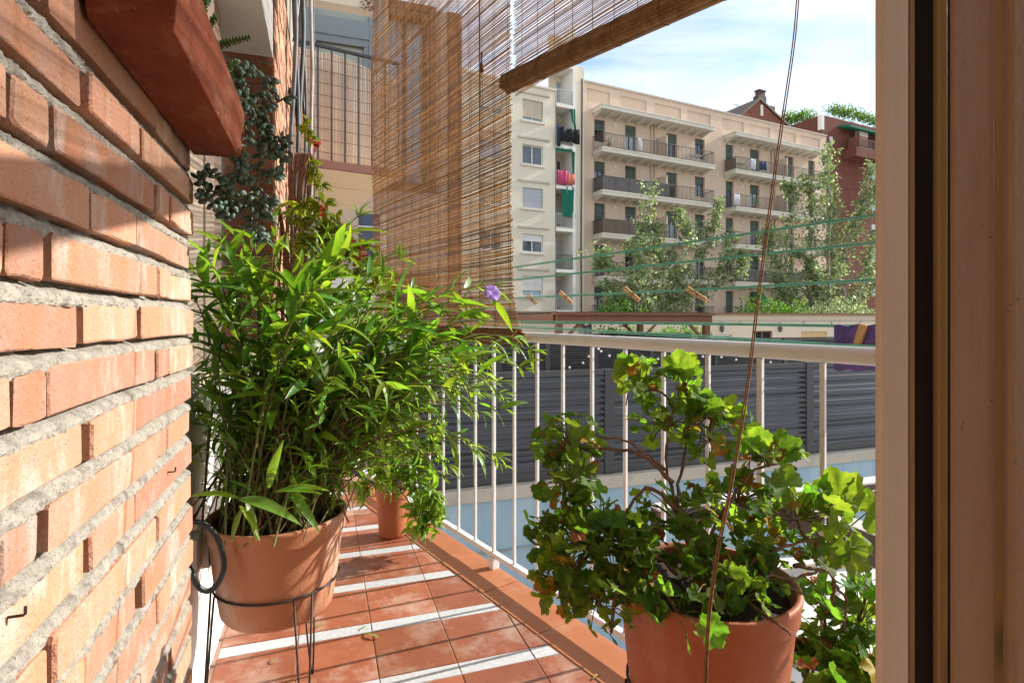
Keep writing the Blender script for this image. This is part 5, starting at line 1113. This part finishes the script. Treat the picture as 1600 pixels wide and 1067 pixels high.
geranium('geranium', 'second geranium low at the right, between pot and door frame', (P4.x,P4.y,0.2), cl2, b2, 0.034, 'geraniums', 0.10)

# --- small-leaved plants at the far end
L_sm = [lance(0.22,0.2,0.3,'vine_leaf',4), lance(0.26,0.35,0.3,'vine_leaf',4), lance(0.18,0.1,0.4,'leaf_y',4)]
L_gr = [lance(0.17,0.25,0.35,'leaf_y',4), lance(0.15,0.4,0.35,'leaf',4), lance(0.2,0.1,0.3,'leaf_y',4)]
def small_plant(name, label, base, blobs, leaves, size, wood='stem', obj=300):
    t = thing(name, base, label, 'plant'); st = MB(); items = []
    for (x, y, rx, ry, d, n) in blobs:
        c = at(x,y,d); k_ = d/F; st.tube(bez(base, Vector(base).lerp(c,0.6)+Vector((0,0,0.1)), c, 9), [0.006-0.0005*i for i in range(9)], 5)
        for s in range(max(3,n//9)):
            a = U(0,6.28); p1 = c+(Vector((CT,-ST,0))*(rx*k_*math.cos(a))+Vector((0,0,ry*k_*math.sin(a)))+Vector((ST,CT,0))*random.gauss(0,0.5*rx*k_))*U(0.5,1.15); sp = bez(c,c.lerp(p1,0.5)+Vector((0,0,0.02)),p1,7); st.tube(sp,0.0018,4,cap=False)
            for j in range(11): q = sp[random.randint(1,6)]+rv(0.006); items.append((random.choice(leaves), q, rv(0.8)+(p1-c).normalized()+Vector((0,0,0.1)), Vector((0.4,0,1))+rv(0.5), size*U(0.6,1.3)))
    st.build('stems', M[wood], t, smooth=True, fix=False); put_leaves(t, items, obj); return t
small_plant('trailing_plant', 'bright green trailing plant spilling from the small far pot', P3, [(662,800,30,38,2.5,150),(648,755,34,38,2.5,130),(678,770,20,42,2.45,90),(625,725,34,30,2.5,110),(655,826,20,14,2.48,40),(672,705,30,34,2.5,90),(600,745,26,26,2.45,70),(580,760,24,20,2.4,50),(640,690,34,26,2.5,80)], L_gr, 0.050)
vn = small_plant('flowering_vine', 'yellow green vine with red flowers climbing the far wall', p5, [(482,205,10,18,3.1,20),(493,262,16,24,3.1,40),(470,320,26,22,3.2,50),(505,322,20,22,3.0,60),(518,362,32,26,2.9,110),(548,398,36,22,2.9,120),(560,420,40,26,3.0,90),(495,375,40,34,2.85,150),(470,345,24,20,2.9,60),(585,440,30,24,2.9,60),(500,292,8,12,3.2,16),(620,470,40,34,3.0,60),(660,480,36,30,3.0,50)], L_sm, 0.050, 'wood_stem')
st = MB()
for k in range(16): x = U(438,478); st.tube(spline([at(x+U(0,30),520,3.2),at(x+U(-4,16),440,3.25),at(x+U(-6,10),370,3.3),at(x+U(-6,14),300,3.35),at(x+U(0,14),240,3.4)],5),U(0.005,0.010),5)
st.build('vine_trunk', M['wood_stem'], vn, smooth=True, fix=False)
def blossom(par, x, y, d, r, mat):
    c = at(x,y,d); m = MB()
    for k in range(7):
        u = rv(1).normalized(); w_ = u.orthogonal().normalized()*0.45; m.add([c,c+(u*0.6+w_)*r,c+u*r*1.1+rv(0.1*r),c+(u*0.6-w_)*r],[(0,1,2,3)])
    m.build('flower', M[mat], par, smooth=True, fix=False)
for x, y, mt in ((488,222,'red_petal'),(494,231,'red_petal'),(498,226,'orange_petal'),(505,326,'orange_petal'),(503,334,'orange_petal'),(537,353,'red_petal'),(540,377,'red_petal'),(546,383,'orange_petal'),(550,376,'red_petal'),(567,391,'red_petal'),(571,399,'red_petal'),(565,404,'red_petal'),(520,433,'red_petal'),(612,448,'red_petal'),(670,465,'red_petal'),(660,480,'orange_petal'),(607,470,'red_petal'),(680,452,'orange_petal')):
    blossom(vn, x, y, 2.85, 0.023, mt)
small_plant('green_shrub', 'small leaved green shrub filling in behind the left plant', p6, [(600,520,40,40,2.4,80),(640,570,36,40,2.4,80),(580,600,40,40,2.35,80),(640,650,34,40,2.35,80),(560,480,40,36,2.5,70),(610,690,30,30,2.35,60),(700,560,24,30,2.5,40)], L_gr, 0.05)

# --- succulents of the planter box
BD = [bead('succ')]; BG = [bead('succ2')]
sc = thing('trailing_succulent', at(372,140,1.14), 'grey green trailing succulent hanging from the clay planter', 'succulent')
st = MB(); items = []
ch = [[(362,150,1.12),(385,160,1.14),(402,190,1.16),(406,250,1.17),(398,310,1.17),(388,360,1.17)],[(365,140,1.13),(390,150,1.16),(420,140,1.18),(424,128,1.19)],[(385,165,1.15),(420,165,1.18),(452,150,1.20)],[(400,200,1.16),(425,215,1.18),(445,215,1.2),(448,240,1.2)],[(405,240,1.17),(430,235,1.19),(440,250,1.2)],
      [(395,300,1.16),(360,312,1.14),(330,298,1.12),(310,282,1.10),(322,268,1.10),(345,285,1.12),(362,292,1.13)],[(362,312,1.14),(335,318,1.12),(312,303,1.10)],[(395,305,1.16),(415,320,1.17),(425,310,1.18)],[(385,325,1.16),(360,330,1.14),(345,332,1.13)],[(395,345,1.16),(405,375,1.17),(415,372,1.17)],[(375,170,1.13),(385,210,1.13),(378,250,1.14),(385,290,1.15)],[(402,260,1.17),(420,275,1.18),(438,270,1.19)],[(390,320,1.16),(410,335,1.17),(420,345,1.17)],[(368,240,1.12),(375,262,1.13),(370,280,1.14)],[(345,318,1.13),(352,340,1.14)],[(372,145,1.12),(376,120,1.12),(384,112,1.13),(400,108,1.15)],[(408,180,1.17),(416,200,1.18),(410,225,1.18)],[(360,95,1.10),(366,112,1.11),(372,135,1.12)]]
for c in ch:
    sp = spline([at(*q) for q in c],7); st.tube(sp,0.0022,5); n = len(sp)
    for i in range(0,n,2):
        tg = (sp[min(i+1,n-1)]-sp[max(i-1,0)]).normalized()
        for k in range(3): a = U(0,6.28); o_ = Matrix.Rotation(a,3,tg)@tg.orthogonal().normalized(); items.append((BD[0], sp[i]+o_*0.001, o_+tg*U(0.2,0.8), rv(1), U(0.014,0.022)))
st.build('stems', M['stem'], sc, smooth=True, fix=False); put_leaves(sc, items, 300)
for j, (a, b, lab) in enumerate((((318,58,0.95),(337,27,0.93),'small upright succulent nearest in the clay planter'),((335,75,0.98),(388,60,1.0),'green succulent sprig leaning out of the clay planter'),((350,112,1.04),(368,98,1.05),'short succulent sprig low at the planter rim'),((312,20,0.86),(326,-6,0.88),'succulent sprig at the top edge of the picture'))):
    t = thing('succulent_sprig', at(*a), lab, 'succulent', 'succulents in the planter'); sp = bez(at(*a),(at(*a)+at(*b))/2+Vector((0,0,0.004)),at(*b),12); m = MB(); m.tube(sp,0.002,5); m.build('stem', M['stem'], t); items = []
    for i, p in enumerate(sp):
        tg = (sp[min(i+1,11)]-sp[max(i-1,0)]).normalized()
        for k in range(4): o_ = Matrix.Rotation(k*1.57+i*0.78,3,tg)@tg.orthogonal().normalized(); items.append((BG[0], p, o_+tg*0.5, tg, U(0.007,0.011)*(1.1-0.03*i)))
    put_leaves(t, items, 60)

# --- fallen leaves on the tiles
for x, y, a, L_, lf, lab in ((592,996,2.4,0.085,L_lan[1],'long curled dry leaf lying on the white strip'),(566,983,1.2,0.04,L_lan[3],'small shrivelled leaf on the middle white strip'),(488,982,0.5,0.05,L_you[0],'yellow leaf on the tiles behind the wire legs'),(430,1035,2.0,0.05,L_lan[3],'brown shrivelled leaf on the nearest tile, left'),(559,870,0.2,0.035,L_you[1],'small green leaf on the farthest white strip'),(452,1013,1.0,0.03,L_you[0],'tiny orange leaf beside the wire leg'),(927,1060,0.6,0.05,L_lan[3],'dry twig scrap on the coping near the right pot')):
    p = on_z(x,y,0.005); me = lf.me.copy(); me.materials[0] = M['dryleaf']; o = link('fallen_leaf', me, None); o.matrix_basis = frame_mat(p,(math.cos(a),math.sin(a),0.06),(0,0,1),L_); tag(o, lab, 'leaf', 'fallen leaves on the floor')
